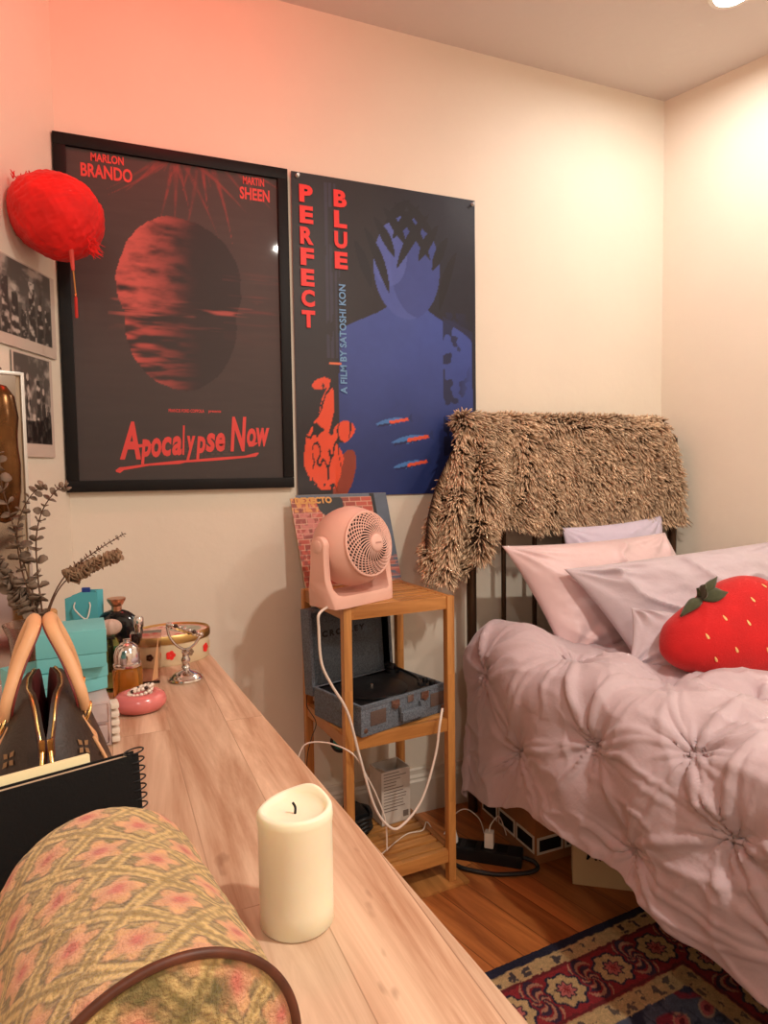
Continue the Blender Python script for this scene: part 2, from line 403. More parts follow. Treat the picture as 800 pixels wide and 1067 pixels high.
# framed poster with red print
px0, px1, pz0, pz1 = -.085, .522, 1.075, 1.987
t = thing('framed_poster', 'black framed film poster, dark brown with red print, under the red glow', 'framed poster', ((px0+px1)/2, D-.012, pz0))
fw = .03
mb = MB()
W_, H_ = px1-px0, pz1-pz0
for (cx, cz, dx, dz) in ((0, fw/2, W_, fw), (0, H_-fw/2, W_, fw), (-W_/2+fw/2, H_/2, fw, H_-2*fw), (W_/2-fw/2, H_/2, fw, H_-2*fw)):
    mb.box((cx, 0, cz), (dx, .022, dz), .003)
mb.build('frame', M['blackframe'], t)
def paint1(u, v):
    x = u; y = v*1.5
    c = full(u.shape, lin((70, 56, 54)))
    c = mixc(c, lin((58, 50, 49)), sst(.55, .1, v))
    c *= (1+.10*fbm(u*1, v*12, 6, 3, 1))[..., None]
    # fronds fanning down from the top
    for k in range(26):
        a = -1.25+2.5*k/25+.1*math.sin(k*7); ox = .55+.12*math.sin(k*3.1); oy = 1.60
        L_ = .34+.16*math.sin(k*5.3)
        dx, dy = math.sin(a)*1., -math.cos(a)
        s = (x-ox)*dx+(y-oy)*dy; d = abs((x-ox)*dy-(y-oy)*dx+.05*math.sin(k)*s*s*6)
        wv = .026*np.clip(1-s/L_, 0, 1)
        c = mixc(c, lin((150, 62, 58)), (1-sst(0, 1, d/np.maximum(wv, 1e-4)))*(s > .05)*(s < L_)*(.35+.55*abs(math.sin(k*2.3)))*(.6+.6*fbm(s*40, d*200, 1, 2, k)))
    # a rough red sun setting on dark water with its broken reflection: lit on the left, lost in the dark on the right
    cx, cy = .50, .80
    r1 = np.hypot((x-cx)/.29, (y-(cy+.12))/.33)+.05*fbm(x, y, 9, 3, 3)
    up = (r1 < 1)*(y > cy)
    tex = .5+.5*fbm(x*1.0, y*3.0, 11, 4, 5)
    litl = sst(.62, .22, x+.06*fbm(x, y, 6, 2, 8))
    c = mixc(c, lin((34, 26, 27)), up*.8)
    c = mixc(c, lin((205, 96, 88)), up*litl*sst(.1, .75, tex)*1.15)
    r2 = np.hypot((x-cx)/.27, (y-(cy-.02))/.34)+.06*fbm(x, y, 8, 3, 4)
    dn = (r2 < 1)*(y <= cy)
    ban = sst(.3, .75, .5+.5*fbm(x*.6, y*3.4, 14, 3, 6))
    c = mixc(c, lin((36, 28, 29)), dn*.7)
    c = mixc(c, lin((198, 86, 78)), dn*litl*ban*1.0)
    st = sst(.45, .8, fbm(x*.35, y*4, 12, 3, 7)+.25)*np.exp(-((y-cy)/.05)**2)*(abs(x-.52) < .36)
    c = mixc(c, lin((196, 96, 88)), st*.8)
    st = sst(.5, .9, fbm(x*.3, y*5, 10, 3, 12)+.3)*np.exp(-((y-cy-.08)/.12)**2)*(x > .7)
    c = mixc(c, lin((130, 62, 60)), st*.5)
    for k in range(7):   # block of faint credits
        yy = .115+.012*k
        c = mixc(c, lin((84, 66, 64)), (abs(y-yy) < .0035)*(abs(x-.5) < .22+.02*math.sin(k*2))*(fbm(x*60, y*0, 3, 1, k) > -.2)*.7)
    return c
sheet('poster_print', t, frame_on((px0+fw-.004, D-.013, pz0+fw-.004), (1, 0, 0), (0, 0, 1)), W_-2*fw+.008, H_-2*fw+.008, paint1, M['colgloss'], 190, 300)
def letter(s, x, z, wdt, hgt, m, name, bold=.02, shear=0, y=D-.0135, sp=1, rot=0, parent=None):
    ca, sa = math.cos(rot), math.sin(rot)
    T = frame_on((x, y, z), (ca, 0, sa), (-sa, 0, ca))
    return text(s, name, m, parent, T, wdt, hgt, bold, shear, spacing=sp)
for s, x, z, ww, hh in (('MARLON', .003, 1.930, .080, .022), ('BRANDO', -.022, 1.888, .125, .035), ('MARTIN', .395, 1.930, .060, .022), ('SHEEN', .385, 1.888, .085, .034)):
    letter(s, x, z, ww, hh, None, '', .03).build('lettering', M['redink'], t, 0, True)
letter('FRANCIS FORD COPPOLA', .175, 1.289, .095, .009, None, '', .02).build('lettering', M['redink'], t, 0, True)
letter('presents', .282, 1.288, .034, .009, None, '', .02).build('lettering', M['redink'], t, 0, True)
mb = MB()   # brush-style title: letters of varying size on a slanting line, brush stroke beneath
x = .046; KS = .86
for i, (ch, hh, dz) in enumerate(zip('Apocalypse Now', (.088, .058, .046, .046, .046, .07, .06, .058, .046, .046, 0, .085, .046, .046), (0, -.014, .003, .005, .006, .006, -.012, -.012, .01, .01, 0, .008, .02, .02))):
    if ch == ' ': x += .014; continue
    ww = {'A': .062, 'N': .055, 'w': .045, 'l': .010}.get(ch, .031)
    q = letter(ch, x, 1.160+dz+i*.0012, ww*KS, hh*1.16, None, '', .035, .18)
    mb.add(q.v, q.f); x += ww*.98*KS+.001
def stroke(pts, w0, y=D-.0136):
    mbs = MB(); n = len(pts); v = []; f = []
    for i, (px, pz, k) in enumerate(pts): v += [(px, y, pz+w0*k), (px, y, pz-w0*k)]
    for i in range(n-1): f.append((2*i, 2*i+1, 2*i+3, 2*i+2))
    return mbs.add(v, f)
q = stroke([(.035, 1.130, .4), (.045, 1.132, 1.3), (.055, 1.136, .7), (.12, 1.146, .5), (.2, 1.152, .8), (.215, 1.154, .5), (.3, 1.160, .7), (.38, 1.166, .5), (.412, 1.172, .9), (.42, 1.176, .3)], .006); mb.add(q.v, q.f)
q = stroke([(.060, 1.190, .4), (.09, 1.196, .8), (.12, 1.199, .5), (.135, 1.2, .2)], .006); mb.add(q.v, q.f)
q = stroke([(.392, 1.196, .2), (.405, 1.20, .8), (.418, 1.206, .3)], .006); mb.add(q.v, q.f)
mb.build('title_lettering', M['redink'], t, 0, True)

# unframed poster pinned beside it
qx0, qx1, qz0, qz1 = .536, 1.147, 1.045, 1.990
t = thing('pinned_poster', 'unframed dark blue film poster with vertical red title, pinned beside the framed one', 'poster', ((qx0+qx1)/2, D-.002, qz0))
def paint2(u, v):
    x = u; y = v*1.55
    c = full(u.shape, lin((38, 32, 36)))
    c = mixc(c, lin((30, 32, 48)), sst(.3, .8, u)*.8)
    # abstract: a blue stone-like oval over a broad blue slope, cut into flat tones
    sl = (abs(x-.60)+.10*fbm(y, y*0, 3, 2, 2)*0 < .10+.27*sst(.98, .80, y)+.02*(1-y))*(y < 1.0)
    c = mixc(c, mixc(full(u.shape, lin((34, 52, 112))), lin((62, 82, 158)), sst(.15, .95, y+.1*fbm(x, y, 5, 3, 9))), sl*1.)
    el = np.hypot((x-.60)/.185, (y-1.16)/(.26+.0*x)) < 1
    c = mixc(c, lin((72, 90, 166)), el*1.)
    band = np.hypot((x-.67)/.16, (y-1.16)/.25) < 1
    c = mixc(c, lin((58, 74, 144)), el*band*1.)
    band = np.hypot((x-.50)/.10, (y-1.22)/.16) < 1
    c = mixc(c, lin((84, 102, 180)), el*band*.7)
    # dark fronds arching in from the top right and left
    for k in range(12):
        sg_ = 1 if k % 2 else -1; q_ = (k//2)/6; ox = .60+sg_*(.02+.32*q_); oy = 1.50-.30*q_**1.5
        ang = -PI/2+sg_*(.9-.5*q_)*-1; L_ = .26+.08*math.sin(k*4.1)
        dx, dy = math.cos(ang), math.sin(ang); s = (x-ox)*dx+(y-oy)*dy; d = abs((x-ox)*dy-(y-oy)*dx+.5*s*s*sg_)
        leaf = (s > 0)*(s < L_)*(d < .026*np.sin(PI*np.clip(s/L_, 0, 1))**.8)
        c = mixc(c, lin((24, 22, 30)), leaf*1.)
    # leafy net on the right flank
    nt = (fbm(x, y, 22, 2, 14) > .1)*(x > .80)*(y < .95)*(y > .2)*sst(1.0, .86, x); c = mixc(c, lin((28, 34, 66)), nt*.9)
    sh2 = (x > .80+.05*(1-y))*(x < .98)*(y < .93-.4*(x-.8))*(~sl.astype(bool)); c = mixc(c, lin((38, 44, 84)), sh2*.55)
    # little striped darts drifting over the slope
    for (fx, fy, fl) in ((.50, .375, .085), (.60, .285, .10), (.60, .155, .09)):
        s = ((x-fx)*.98+(y-fy)*.17)/fl; d = ((y-fy)*.98-(x-fx)*.17)/fl
        body = (abs(d) < .20*(1-s*s*.9))*(abs(s) < 1); c = mixc(c, lin((70, 124, 190)), body*1.)
        c = mixc(c, lin((28, 36, 84)), (abs(d+.12) < .06)*(abs(s+.2) < .7)*1.)
        c = mixc(c, lin((228, 88, 56)), (abs(d+.03) < .09)*(s > -.1)*(s < 1.15)*1.)
        c = mixc(c, lin((34, 50, 104)), (abs(d) < .28*(s-1.1)/.3)*(s > 1.1)*(s < 1.4)*1.)
    # orange flame-like coral, bottom left
    def blob(px, py, rx, ry, an=0.0):
        ca, sa = math.cos(an), math.sin(an); a_ = (x-px)*ca+(y-py)*sa; b_ = -(x-px)*sa+(y-py)*ca
        return np.hypot(a_/rx, b_/ry)+.18*fbm(x, y, 14, 3, 21) < 1
    co = blob(.13, .18, .10, .16, .2) | blob(.15, .40, .035, .15, -.18) | blob(.13, .555, .05, .028, .3) | blob(.24, .32, .06, .05, .6) | blob(.09, .27, .04, .13, -.3)
    c = mixc(c, lin((226, 78, 42)), co*1.)
    c = mixc(c, lin((30, 24, 26)), co*(abs(fbm(x*1.6, y*.7, 13, 2, 30)) < .07)*1.)
    br_ = blob(.24, .10, .05, .14, -.35); c = mixc(c, lin((140, 58, 40)), br_*(~co)*1.)
    c = mixc(c, lin((228, 120, 78)), ((abs(y-.655) < .006)*(x > .17)*(x < .235))*1.)
    # columns of illegible small print
    sp = (x > .155)*(x < .235)*(y > .68)*(y < 1.52)*(fbm(x*70, y*16, 1.0, 1, 3) > -.15)*((x*45) % 1 > .3)
    c = mixc(c, lin((56, 54, 74)), sp*.8)
    # paper sheen is left to the light; fold lines in the print stock
    c *= (1+.05*fbm(x, y, 30, 2, 40))[..., None]
    return c
sheet('poster_print', t, frame_on((qx0, D-.003, qz0), (1, 0, 0), (0, 0, 1)), qx1-qx0, qz1-qz0, paint2, M['col'], 190, 300,
      curl=lambda u, v: .0015+.0025*(fbm(u, v, 3, 2, 5)+1)+.006*np.exp(-((v)/.06)**2)*(u < .2))
for word, ox in (('PERFECT', .022), ('BLUE', .127)):
    for i, ch in enumerate(word):
        letter(ch, qx0+ox, 1.905-i*.060, .041, .050, None, '', .05, 0, D-.0115).build('title_letter', M['redink2'], t, 0, True)
mb = MB()
for i, ch in enumerate(''):
    q = letter(ch, qx0+.022, 1.905-i*.0595, .040, .049, None, '', .045, 0, D-.0115); mb.add(q.v, q.f)
for i, ch in enumerate(''):
    q = letter(ch, qx0+.127, 1.905-i*.0605, .042, .050, None, '', .045, 0, D-.0115); mb.add(q.v, q.f)
letter('A FILM BY SATOSHI KON', qx0+.160, 1.355, .325, .022, None, '', .03, 0, D-.0115, 1.05, PI/2).build('credit_lettering', M['blueink'], t, 0, True)
for (x, z) in ((qx0+.018, qz1-.012), (qx1-.01, qz1-.014)):
    p = thing('clear_push_pin', 'clear push pin holding the '+('left' if x < .8 else 'right')+' upper corner of the blue unframed poster', 'push pin', (x, D-.008, z), 0, 'push pins on the blue poster')
    mb = MB(); mb.lathe([(.005, 0), (.0055, .002), (.003, .004), (.0028, .008), (.0045, .010), (.0045, .012), (.0, .012)], (0, 0, 0), (0, -1, 0), 16); mb.build('pin_head', M['chromesat'], p)
    mb = MB(); mb.cyl((0, -.001, 0), (0, .010, 0), .0006, .0003, 6); mb.build('pin_point', M['chrome'], p)

# black and white photographs on the left wall
def lw(s, z, off=.0): return CL+LD*s+LN*off+Vector((0, 0, z))
def bw(seed, bright, cx=.5):
    def f(u, v):
        c = full(u.shape, lin((206, 190, 176)))
        bd = (u > .04)*(u < .93)*(v > .13)*(v < .985)
        n = fbm(u*1.0, v*1.2, 7, 4, seed); g = .10+.35*sst(-.1, .6, n)
        for k in range(7):   # standing shapes
            px = .08+.13*k; hgt = .62+.2*math.sin(k*2.3+seed)
            s = (abs(u-px) < .055*(1.1-.35*v/hgt))*(v < hgt); g = np.where(s, .05+.5*sst(.0, .55, fbm(u, v, 16, 3, seed+k)), g)
            hd = np.hypot((u-px)/.03, (v-hgt-.03)/.035) < 1; g = np.where(hd, .30+.2*math.sin(k*4), g)
        g = np.where(v < .35+.1*fbm(u, v, 5, 2, seed), g*bright, g)
        ink = lin((255, 240, 226))*np.clip(g, .008, 1)[..., None]
        c = np.where(bd[..., None], ink, c); return c
    return f
def photo(lab, s0, s1, z0, z1, seed, bright, script):
    t = thing('photo_print', lab, 'photograph', lw((s0+s1)/2, z0), 0, 'photographs on the left wall')
    a = lw(s0, z0, .004)
    sheet('print', t, frame_on(a, -LD, (0, 0, 1)), s0-s1, z1-z0, paint=bw(seed, bright), m=M['col'], nx=90, ny=90, curl=lambda u, v: .002*np.sin(u*3)+.001)
    if script:
        text('Fin & Cie', '', None, None, frame_on(lw(s1+.075, z0+.012, .0072), -LD, (0, 0, 1)), .034, .010, .0, .4).build('script_lettering', M['blackmatte'], t, 0, True)
photo('black and white group photograph on the left wall just below the red pompom', .31, .045, 1.412, 1.612, 11, 1, False)
photo('dark black and white photograph on the left wall, lower one beside the mirror', .24, .072, 1.165, 1.405, 23, .15, False)

# ------------------------------------------------------------------ red pompom
pc = Vector((-.078, 1.76, 1.716))
t = thing('tulle_pompom', 'red tulle pompom with a thin tassel hanging in front of the black frame', 'pompom', tuple(pc-Vector((0, 0, .1))))
bm = bmesh.new(); bmesh.ops.create_icosphere(bm, subdivisions=6, radius=1)
V = np.array([v.co[:] for v in bm.verts]); Fc = [[v.index for v in f.verts] for f in bm.faces]; bm.free()
ax = Vector((.8, -.3, .45)).normalized(); e1 = ax.orthogonal().normalized(); e2 = ax.cross(e1)
la = np.arctan2(V @ np.array(e2), V @ np.array(e1)); lo = V @ np.array(ax)
rad = .104*(1 + .03*fbm(la*2.2+lo*1.5, lo*1.5, 2.2, 3, 2) + .022*(1-abs(fbm(la*3, lo*1.2, 2.6, 2, 5))*2) + .018*fbm(V[:, 0]*2+V[:, 2], V[:, 1]*2, 7, 2, 7))
rad *= 1-.10*np.exp(-((lo+.9)/.35)**2)
P_ = V*rad[:, None]*np.array([1, .95, .92])
mb = MB(); mb.add(P_+np.array([0, 0, .1]), Fc); mb.build('tulle_ball', M['redtulle'], t, 180)
mb = MB()
for k in range(60):
    if k == 40: mb.build('ruffle', M['redtulle'], t); mb = MB()
    # loose ruffled ends at lower right and top left
    if k < 40: base = Vector((.075+random.uniform(-.01, .012), -.03+random.uniform(-.03, .03), .1-.062+random.uniform(-.02, .012))); d = Vector((random.uniform(.1, .9), random.uniform(-.5, .3), random.uniform(-.9, -.1)))
    else: base = Vector((-.062+random.uniform(-.02, .03), -.02, .1+.074+random.uniform(-.006, .006))); d = Vector((random.uniform(-.4, .2), random.uniform(-.5, .1), random.uniform(.1, .45)))
    mb.tube([base, base+d*.010, base+d*random.uniform(.016, .026)+Vector((0, 0, random.uniform(-.004, .004)))], random.uniform(.0015, .003), 4, rf=lambda s: 1-.8*s, sub=2)
mb.build('ruffle', M['redtulle'], t)
mb = MB(); mb.tube([(.032, -.04, .02), (.034, -.045, -.02), (.035, -.045, -.03)], .006, 8, rf=lambda s: 1-.55*s)
mb.build('ribbon', mat('pinkish red ribbon', srgb(206, 70, 60), .6), t)
mb = MB(); mb.cyl((.035, -.045, -.028), (.038, -.045, -.082), .0014, n=8); mb.build('cord', M['orangecord'], t)
mb = MB(); mb.lathe([(.001, .004), (.0032, 0), (.001, -.004)], (.038, -.045, -.084), n=12); mb.build('bead', M['gold'], t)
mb = MB(); mb.lathe([(.001, 0), (.0032, -.004), (.0036, -.046), (.0028, -.05)], (.038, -.045, -.086), n=10); mb.build('tassel', mat('red tassel thread', srgb(190, 44, 36), .7), t)
mb = MB(); hk = Vector(lw(.17, 1.80, .0))-Vector(t.location)
mb.tube([hk, hk+Vector((.01, -.01, .012)), hk+Vector((.03, -.02, -.012)), Vector((-.05, -.02, .165)), Vector((-.02, 0, .17))], .0012, 6); mb.build('hanging_wire', M['copper'], t)

# ------------------------------------------------------------------ desk
ZD = .72
t = thing('desk', 'long pale pine desk running from foreground to the back wall', 'desk', (0, .6, 0))
poly = [(.203, 1.61), (.313, -.35), (-.40, -.35), (-.255, 1.55), (-.225, 1.61)]
mb = MB(); mb.prism(poly, ZD-.04, ZD)
o = mb.build('desktop', M['desk'], t, 0, True)
bv = o.modifiers.new('bevel', 'BEVEL'); bv.width = .004; bv.segments = 2; bv.limit_method = 'ANGLE'
for (x, y) in ((.15, 1.55), (-.2, 1.50), (.25, -.28), (-.33, -.28)):
    mb = MB(); mb.box((x, y, (ZD-.04)/2), (.06, .06, ZD-.04), .004); mb.build('leg', M['bamboo_v'], t, 35, True)
MB().box((.0, 1.53, ZD-.085), (.30, .02, .09)).build('apron', M['desk'], t, 0, True); MB().box((-.04, -.28, ZD-.085), (.52, .02, .09)).build('apron', M['desk'], t, 0, True)

# ------------------------------------------------------------------ pillar candle
t = thing('pillar_candle', 'ivory pillar candle with a burnt wick and melted rim on the pine desk', 'candle', (.147, .566, ZD))
r = .0328; hc = .105
nt_, prof = 48, [(.0, .0), (r-.002, 0), (r, .002), (r, .02), (r, .09), (r+.0008, hc-.008), (r+.0004, hc-.002), (r-.002, hc+.001), (r-.0045, hc), (r-.006, hc-.003), (r-.010, hc-.0055), (.010, hc-.007), (.0, hc-.0075)]
v = []; f = []
for i, (pr_, ph) in enumerate(prof):
    for k in range(nt_):
        a = 2*PI*k/nt_; lip = (.0055*math.exp(-((((a-.75+PI) % (2*PI))-PI)/.55)**2)-.003*math.exp(-((((a-2.4+PI) % (2*PI))-PI)/.7)**2))*(1 if i in (6, 7, 8) else .45 if i in (5, 9) else 0)
        wob = 1+.006*math.sin(3*a+ph*40)*(ph > .08)
        v.append((pr_*wob*math.cos(a), pr_*wob*math.sin(a), ph+lip))
for i in range(len(prof)-1):
    for k in range(nt_): k2 = (k+1) % nt_; f.append((i*nt_+k, i*nt_+k2, (i+1)*nt_+k2, (i+1)*nt_+k))
mb = MB(); mb.add(v, f); mb.build('wax_body', M['wax'], t, 80)
mb = MB(); mb.tube([(0, 0, hc-.009), (.0005, 0, hc-.002), (-.0015, .001, hc+.0025)], .0011, 6); mb.build('wick', M['wick'], t)

# ------------------------------------------------------------------ tapestry bolster
baz = -.174; br, bL = .074, .212
bd = Vector((math.sin(baz), math.cos(baz), 0)); bs = Vector((math.cos(baz), -math.sin(baz), 0))
bc = Vector((.020, .352, ZD+br))
t = thing('tapestry_bolster', 'cylindrical bolster in gold and rose floral tapestry lying on the desk front', 'bolster', (bc.x, bc.y, ZD))
def tap(s, th):
    """s metres along, th metres around"""
    c = full(s.shape, lin((190, 160, 108)))
    n = fbm(s, th, 90, 3, 3); c = mixc(c, lin((164, 138, 92)), sst(-.1, .5, n))
    P = .052; Q = .062
    a = (s/P+th/Q); b_ = (s/P-th/Q)
    da = abs((a % 1)-.5)*2; db = abs((b_ % 1)-.5)*2      # lattice where da or db near 1
    wob = .10*fbm(s, th, 60, 2, 9)
    lat = np.maximum(da, db)+wob
    c = mixc(c, lin((216, 184, 122)), sst(.72, .80, lat))
    c = mixc(c, lin((104, 84, 46)), sst(.90, .96, lat)*.6)
    c = mixc(c, lin((74, 60, 40)), (sst(.63, .68, lat)-sst(.72, .76, lat))*.6)
    bead = (np.sin(s*700)*np.sin(th*700) > .2)*(lat > .78); c = mixc(c, lin((150, 122, 66)), bead*.6)
    # blossom in the middle of every diamond
    ua = (a % 1)-.5; ub = (b_ % 1)-.5
    rr = np.hypot(ua, ub); an = np.arctan2(ub, ua)
    pet = .31+.08*np.cos(5*an+np.floor(a)*2.1)+.05*fbm(s, th, 130, 2, 4)
    c = mixc(c, lin((88, 70, 48)), sst(.030, 0, abs(rr-pet-.02))*.6)
    c = mixc(c, lin((216, 158, 120)), sst(.02, -.03, rr-pet))
    c = mixc(c, lin((200, 112, 96)), sst(.16, .05, rr+.05*fbm(s, th, 150, 2, 6)))
    c = mixc(c, lin((222, 176, 116)), sst(.2, .3, rr)*sst(.0, -.05, rr-pet)*.6)
    lf = sst(.25, .5, fbm(s, th, 48, 2, 16))*(lat < .62)*(rr > pet); c = mixc(c, lin((126, 112, 66)), lf*.8)
    return c*(1+.15*fbm(s, th, 240, 2, 12))[..., None]
nu, nv = 150, 260
sg, tg = np.meshgrid(np.linspace(0, 1, nu), np.linspace(0, 2*PI, nv), indexing='ij')
rr = br*(1+.012*fbm(sg*4, np.cos(tg)*2+np.sin(tg)*3, 1.5, 2, 3))*(1-.28*np.clip((sg-.86)/.14, 0, 1)**2.2)
flat = np.where(np.sin(tg) < -.93, (.93+(np.sin(tg)+.93)*.3)/abs(np.sin(tg)), 1)
relief = .0011*fbm(sg*bL, tg*br, 95, 2, 3)
X = np.array(bc)[None, None]+np.array(bd)*(sg*bL)[..., None]+np.array(bs)*((rr+relief)*np.cos(tg))[..., None]+np.array([0, 0, 1])*(np.sin(tg)*(rr+relief)*flat)[..., None]
X[..., 2] = np.maximum(X[..., 2], ZD+.0005)
mb = MB(); mb.grid(X); mb.build('cover', M['colcloth'], t, 180, True, tap(sg*bL, tg*br).reshape(-1, 3))
for (end, rad_, nm) in ((0, br, 1), (1, br*.72, -1)):
    rg, ag = np.meshgrid(np.linspace(0, 1, 50), np.linspace(0, 2*PI, 140), indexing='ij')
    R_ = rad_*rg*.99; dome = .010*(1-rg**2)+.002*fbm(R_*np.cos(ag), R_*np.sin(ag), 70, 2, 5)*(1-rg**4)
    cc = np.array(bc+bd*(bL*end))
    X = cc+np.array(bs)*(R_*np.cos(ag))[..., None]+np.array([0, 0, 1])*np.maximum(R_*np.sin(ag), -br*.985)[..., None]-np.array(bd)*(dome*nm)[..., None]
    colr = tap(R_*np.cos(ag)+.3, R_*np.sin(ag)+.2); colr = mixc(colr, lin((96, 88, 44)), sst(-.1, .4, fbm(R_*np.cos(ag), R_*np.sin(ag), 55, 3, 8))*.75)
    mb = MB(); mb.grid(X, flip=(nm < 0)); mb.build('end_panel', M['colcloth'], t, 180, True, colr.reshape(-1, 3))
ring = [bc+bs*(math.cos(a)*br*1.0)+Vector((0, 0, 1))*max(math.sin(a)*br*1.0, -br*.96)-bd*.001 for a in np.linspace(0, 2*PI, 60, endpoint=False)]
mb = MB(); mb.tube(ring, .0027, 8, closed=True, sub=2); mb.build('piping', M['piping'], t, 60, True)

# ------------------------------------------------------------------ spiral notebook leaning on the handbag
na = Vector((.027, .668, ZD)); ndir = (Vector((.027, .668, 0))-Vector((-.105, .628, 0))).normalized()   # along the bottom edge, leftmost first
nL, nH = .19, .130; nb0 = na-ndir*nL
nup = (Vector((0, 0, 1))+Vector((-ndir.y, ndir.x, 0))*.12).normalized()
nn = ndir.cross(nup)   # facing us
t = thing('spiral_notebook', 'black cover spiral notebook standing in front of the brown handbag', 'notebook', tuple((nb0+na)/2))
Tn = frame_on(nb0, ndir, nup)
def pl(mb, x0, x1, y0, y1, z0, z1):
    c = Tn @ Vector(((x0+x1)/2, (y0+y1)/2, (z0+z1)/2)); R_ = Tn.to_3x3().to_4x4(); return mb.box(c, (x1-x0, y1-y0, z1-z0), .0006, M=R_)
pl(MB(), 0, nL, .0, nH, 0, .002).build('front_cover', M['blackmatte'], t, 35, True)
pl(MB(), 0, nL-.004, .001, nH-.002, -.012, -.0002).build('pages', M['papergrey'], t, 35, True)
pl(MB(), 0, nL, .0, nH, -.0142, -.0122).build('back_cover', M['blackmatte'], t, 35, True)
for k in range(15):
    y = .008+k*.0088; c = Tn @ Vector((nL-.003, y, -.006))
    pts = [c+ndir*(math.cos(a)*.009+.001)+nn*math.sin(a)*.009+nup*.0012*math.cos(a) for a in np.linspace(0, 2*PI, 12, endpoint=False)]
    MB().tube(pts, .0008, 6, closed=True, sub=2).build('spiral_ring', M['black'], t, 60, True)
t2 = thing('cream_notepad', 'cream paper pad tucked behind the cover of the black spiral notebook', 'notepad', tuple(Tn @ Vector((.115, .06, -.02))))
pl(MB(), .062, .150, .030, nH+.007, -.0215, -.0150).build('paper_block', M['paper'], t2, 35, True)
pl(MB(), .062, .150, .030, nH+.006, -.0226, -.0217).build('backing_board', M['papergrey'], t2, 35, True)

# ------------------------------------------------------------------ handbag
hb = Vector((-.072, .885, ZD))
t = thing('handbag', 'brown monogram canvas handbag with tan handles, unzipped, behind the black notebook', 'handbag', tuple(hb), math.radians(4))
NS, NP = 26, 40
ys = np.linspace(-.105, .115, NS)
secs = []
for y in ys:
    k = (y+.105)/.22
    end = 1-np.clip((.30-k)/.30, 0, 1)**2*.48 if k < .30 else 1-np.clip((k-.80)/.20, 0, 1)**2*.35
    hgt = .158*(end); wid = .082*(.86+.14*end); gap = .0135*np.clip((k-.08)/.34, 0, 1)**.9*(1 if k < .62 else np.clip((1-k)/.38, 0, 1))+.0006
    sec = []
    for j in range(NP):      # left foot -> left lip -> inside -> right lip -> right foot
        q = j/(NP-1)
        if q < .38:
            s = q/.38; z = hgt*s; xx = -(gap+(wid-gap)*(1-s)**.62); sec.append((min(xx, -gap), y, z))
        elif q > .62:
            s = (1-q)/.38; z = hgt*s; xx = (gap+(wid-gap)*(1-s)**.62); sec.append((max(xx, gap), y, z))
        else:
            s = (q-.38)/.24; dd = math.sin(PI*s); sec.append(((s*2-1)*gap*(1-.1*dd), y, hgt-(.085*dd if gap > .002 else .002*dd)))
    secs.append(sec)
G = np.array(secs)
mb = MB(); n0 = 0
mb.grid(G)
nf = len(mb.f); jm = NP-1
mb.m = [1 if .38 <= ((i % jm)+.5)/jm <= .62 else 0 for i in range(nf)]
bot = [i*NP for i in range(NS)]+[i*NP+NP-1 for i in range(NS-1, -1, -1)]
mb.f.append(tuple(bot)); mb.m.append(0)
mb.f.append(tuple(range(NP))); mb.m.append(0); mb.f.append(tuple((NS-1)*NP+j for j in range(NP-1, -1, -1))); mb.m.append(0)
body = mb.build('bag_body', [M['lvbrown'], M['lining']], t, 50)
def bagpt(i, s, side):   # a point on the side, s from foot to lip
    j = s*.38*(NP-1); j0 = int(j); p = G[i, j0]*(1-(j-j0))+G[i, min(j0+1, NP-1)]*(j-j0)
    return Vector((side*abs(p[0]), p[1], p[2]))
for sd in (-1, 1):
    pts = [bagpt(i, .985, sd)+Vector((0, 0, .001)) for i in range(1, NS-1)]
    MB().tube(pts, .0014, 6, sub=2).build('zipper_edge', M['gold'], t, 60)
    pts = [bagpt(i, .995, sd)+Vector((sd*.0025, 0, -.0005)) for i in range(1, NS-1)]
    MB().tube(pts, .0020, 6, sub=2).build('zipper_tape', M['piping'], t, 60)
    # piping seam across the near end panel
    pts = [bagpt(6, .12, sd)+Vector((sd*.002, -.001, 0)), bagpt(6, .30, sd)+Vector((sd*.002, -.001, 0)), bagpt(6, .48, sd)+Vector((sd*.001, -.001, .001)), bagpt(6, .62, sd)+Vector((0, -.001, .001))]
    MB().tube(pts, .0022, 8).build('leather_piping', M['tan'], t, 60)
    # rolled handle rising from the side and leaning in over the opening
    a = bagpt(9, .80, sd)+Vector((sd*.004, -.01, 0)); b2 = bagpt(21, .80, sd)+Vector((sd*.006, 0, 0))
    top = Vector((sd*.006, .02, .216))
    pts = [a, a+Vector((-sd*.004, -.003, .022)), a.lerp(top, .55)+Vector((sd*.004, -.014, .006)), top+Vector((sd*.004, -.016, 0)), top+Vector((sd*.004, .03, .004)), b2.lerp(top, .55)+Vector((sd*.004, .014, .01)), b2+Vector((-sd*.004, 0, .022)), b2]
    hd = MB().tube(pts, .0074, 12, rf=lambda s: .75+.35*math.sin(PI*s)).build('handle', M['tan'], t, 60)
    pts2 = [p+Vector((-sd*.0076, -.003, .001)) for p in pts[:5]]
    MB().tube(pts2, .0013, 6).build('burgundy_edge', M['redleather'], hd, 60)
    for (q_, nm) in ((a, 'front'), (b2, 'back')):
        c = q_; rg_ = [c+Vector((sd*.002+math.cos(a_)*.004, math.sin(a_)*.009, math.sin(a_)*.003-.004+math.cos(a_)*.009)) for a_ in np.linspace(0, 2*PI, 16, endpoint=False)]
        MB().tube(rg_, .0018, 6, closed=True, sub=2).build('handle_ring', M['gold'], t, 60)
        m2 = MB(); m2.box(c+Vector((sd*.003, 0, -.022)), (.004, .022, .036), .0015, M=Matrix.Rotation(-sd*.45, 4, 'Y')); m2.build('handle_tab', M['tan'], t, 60)
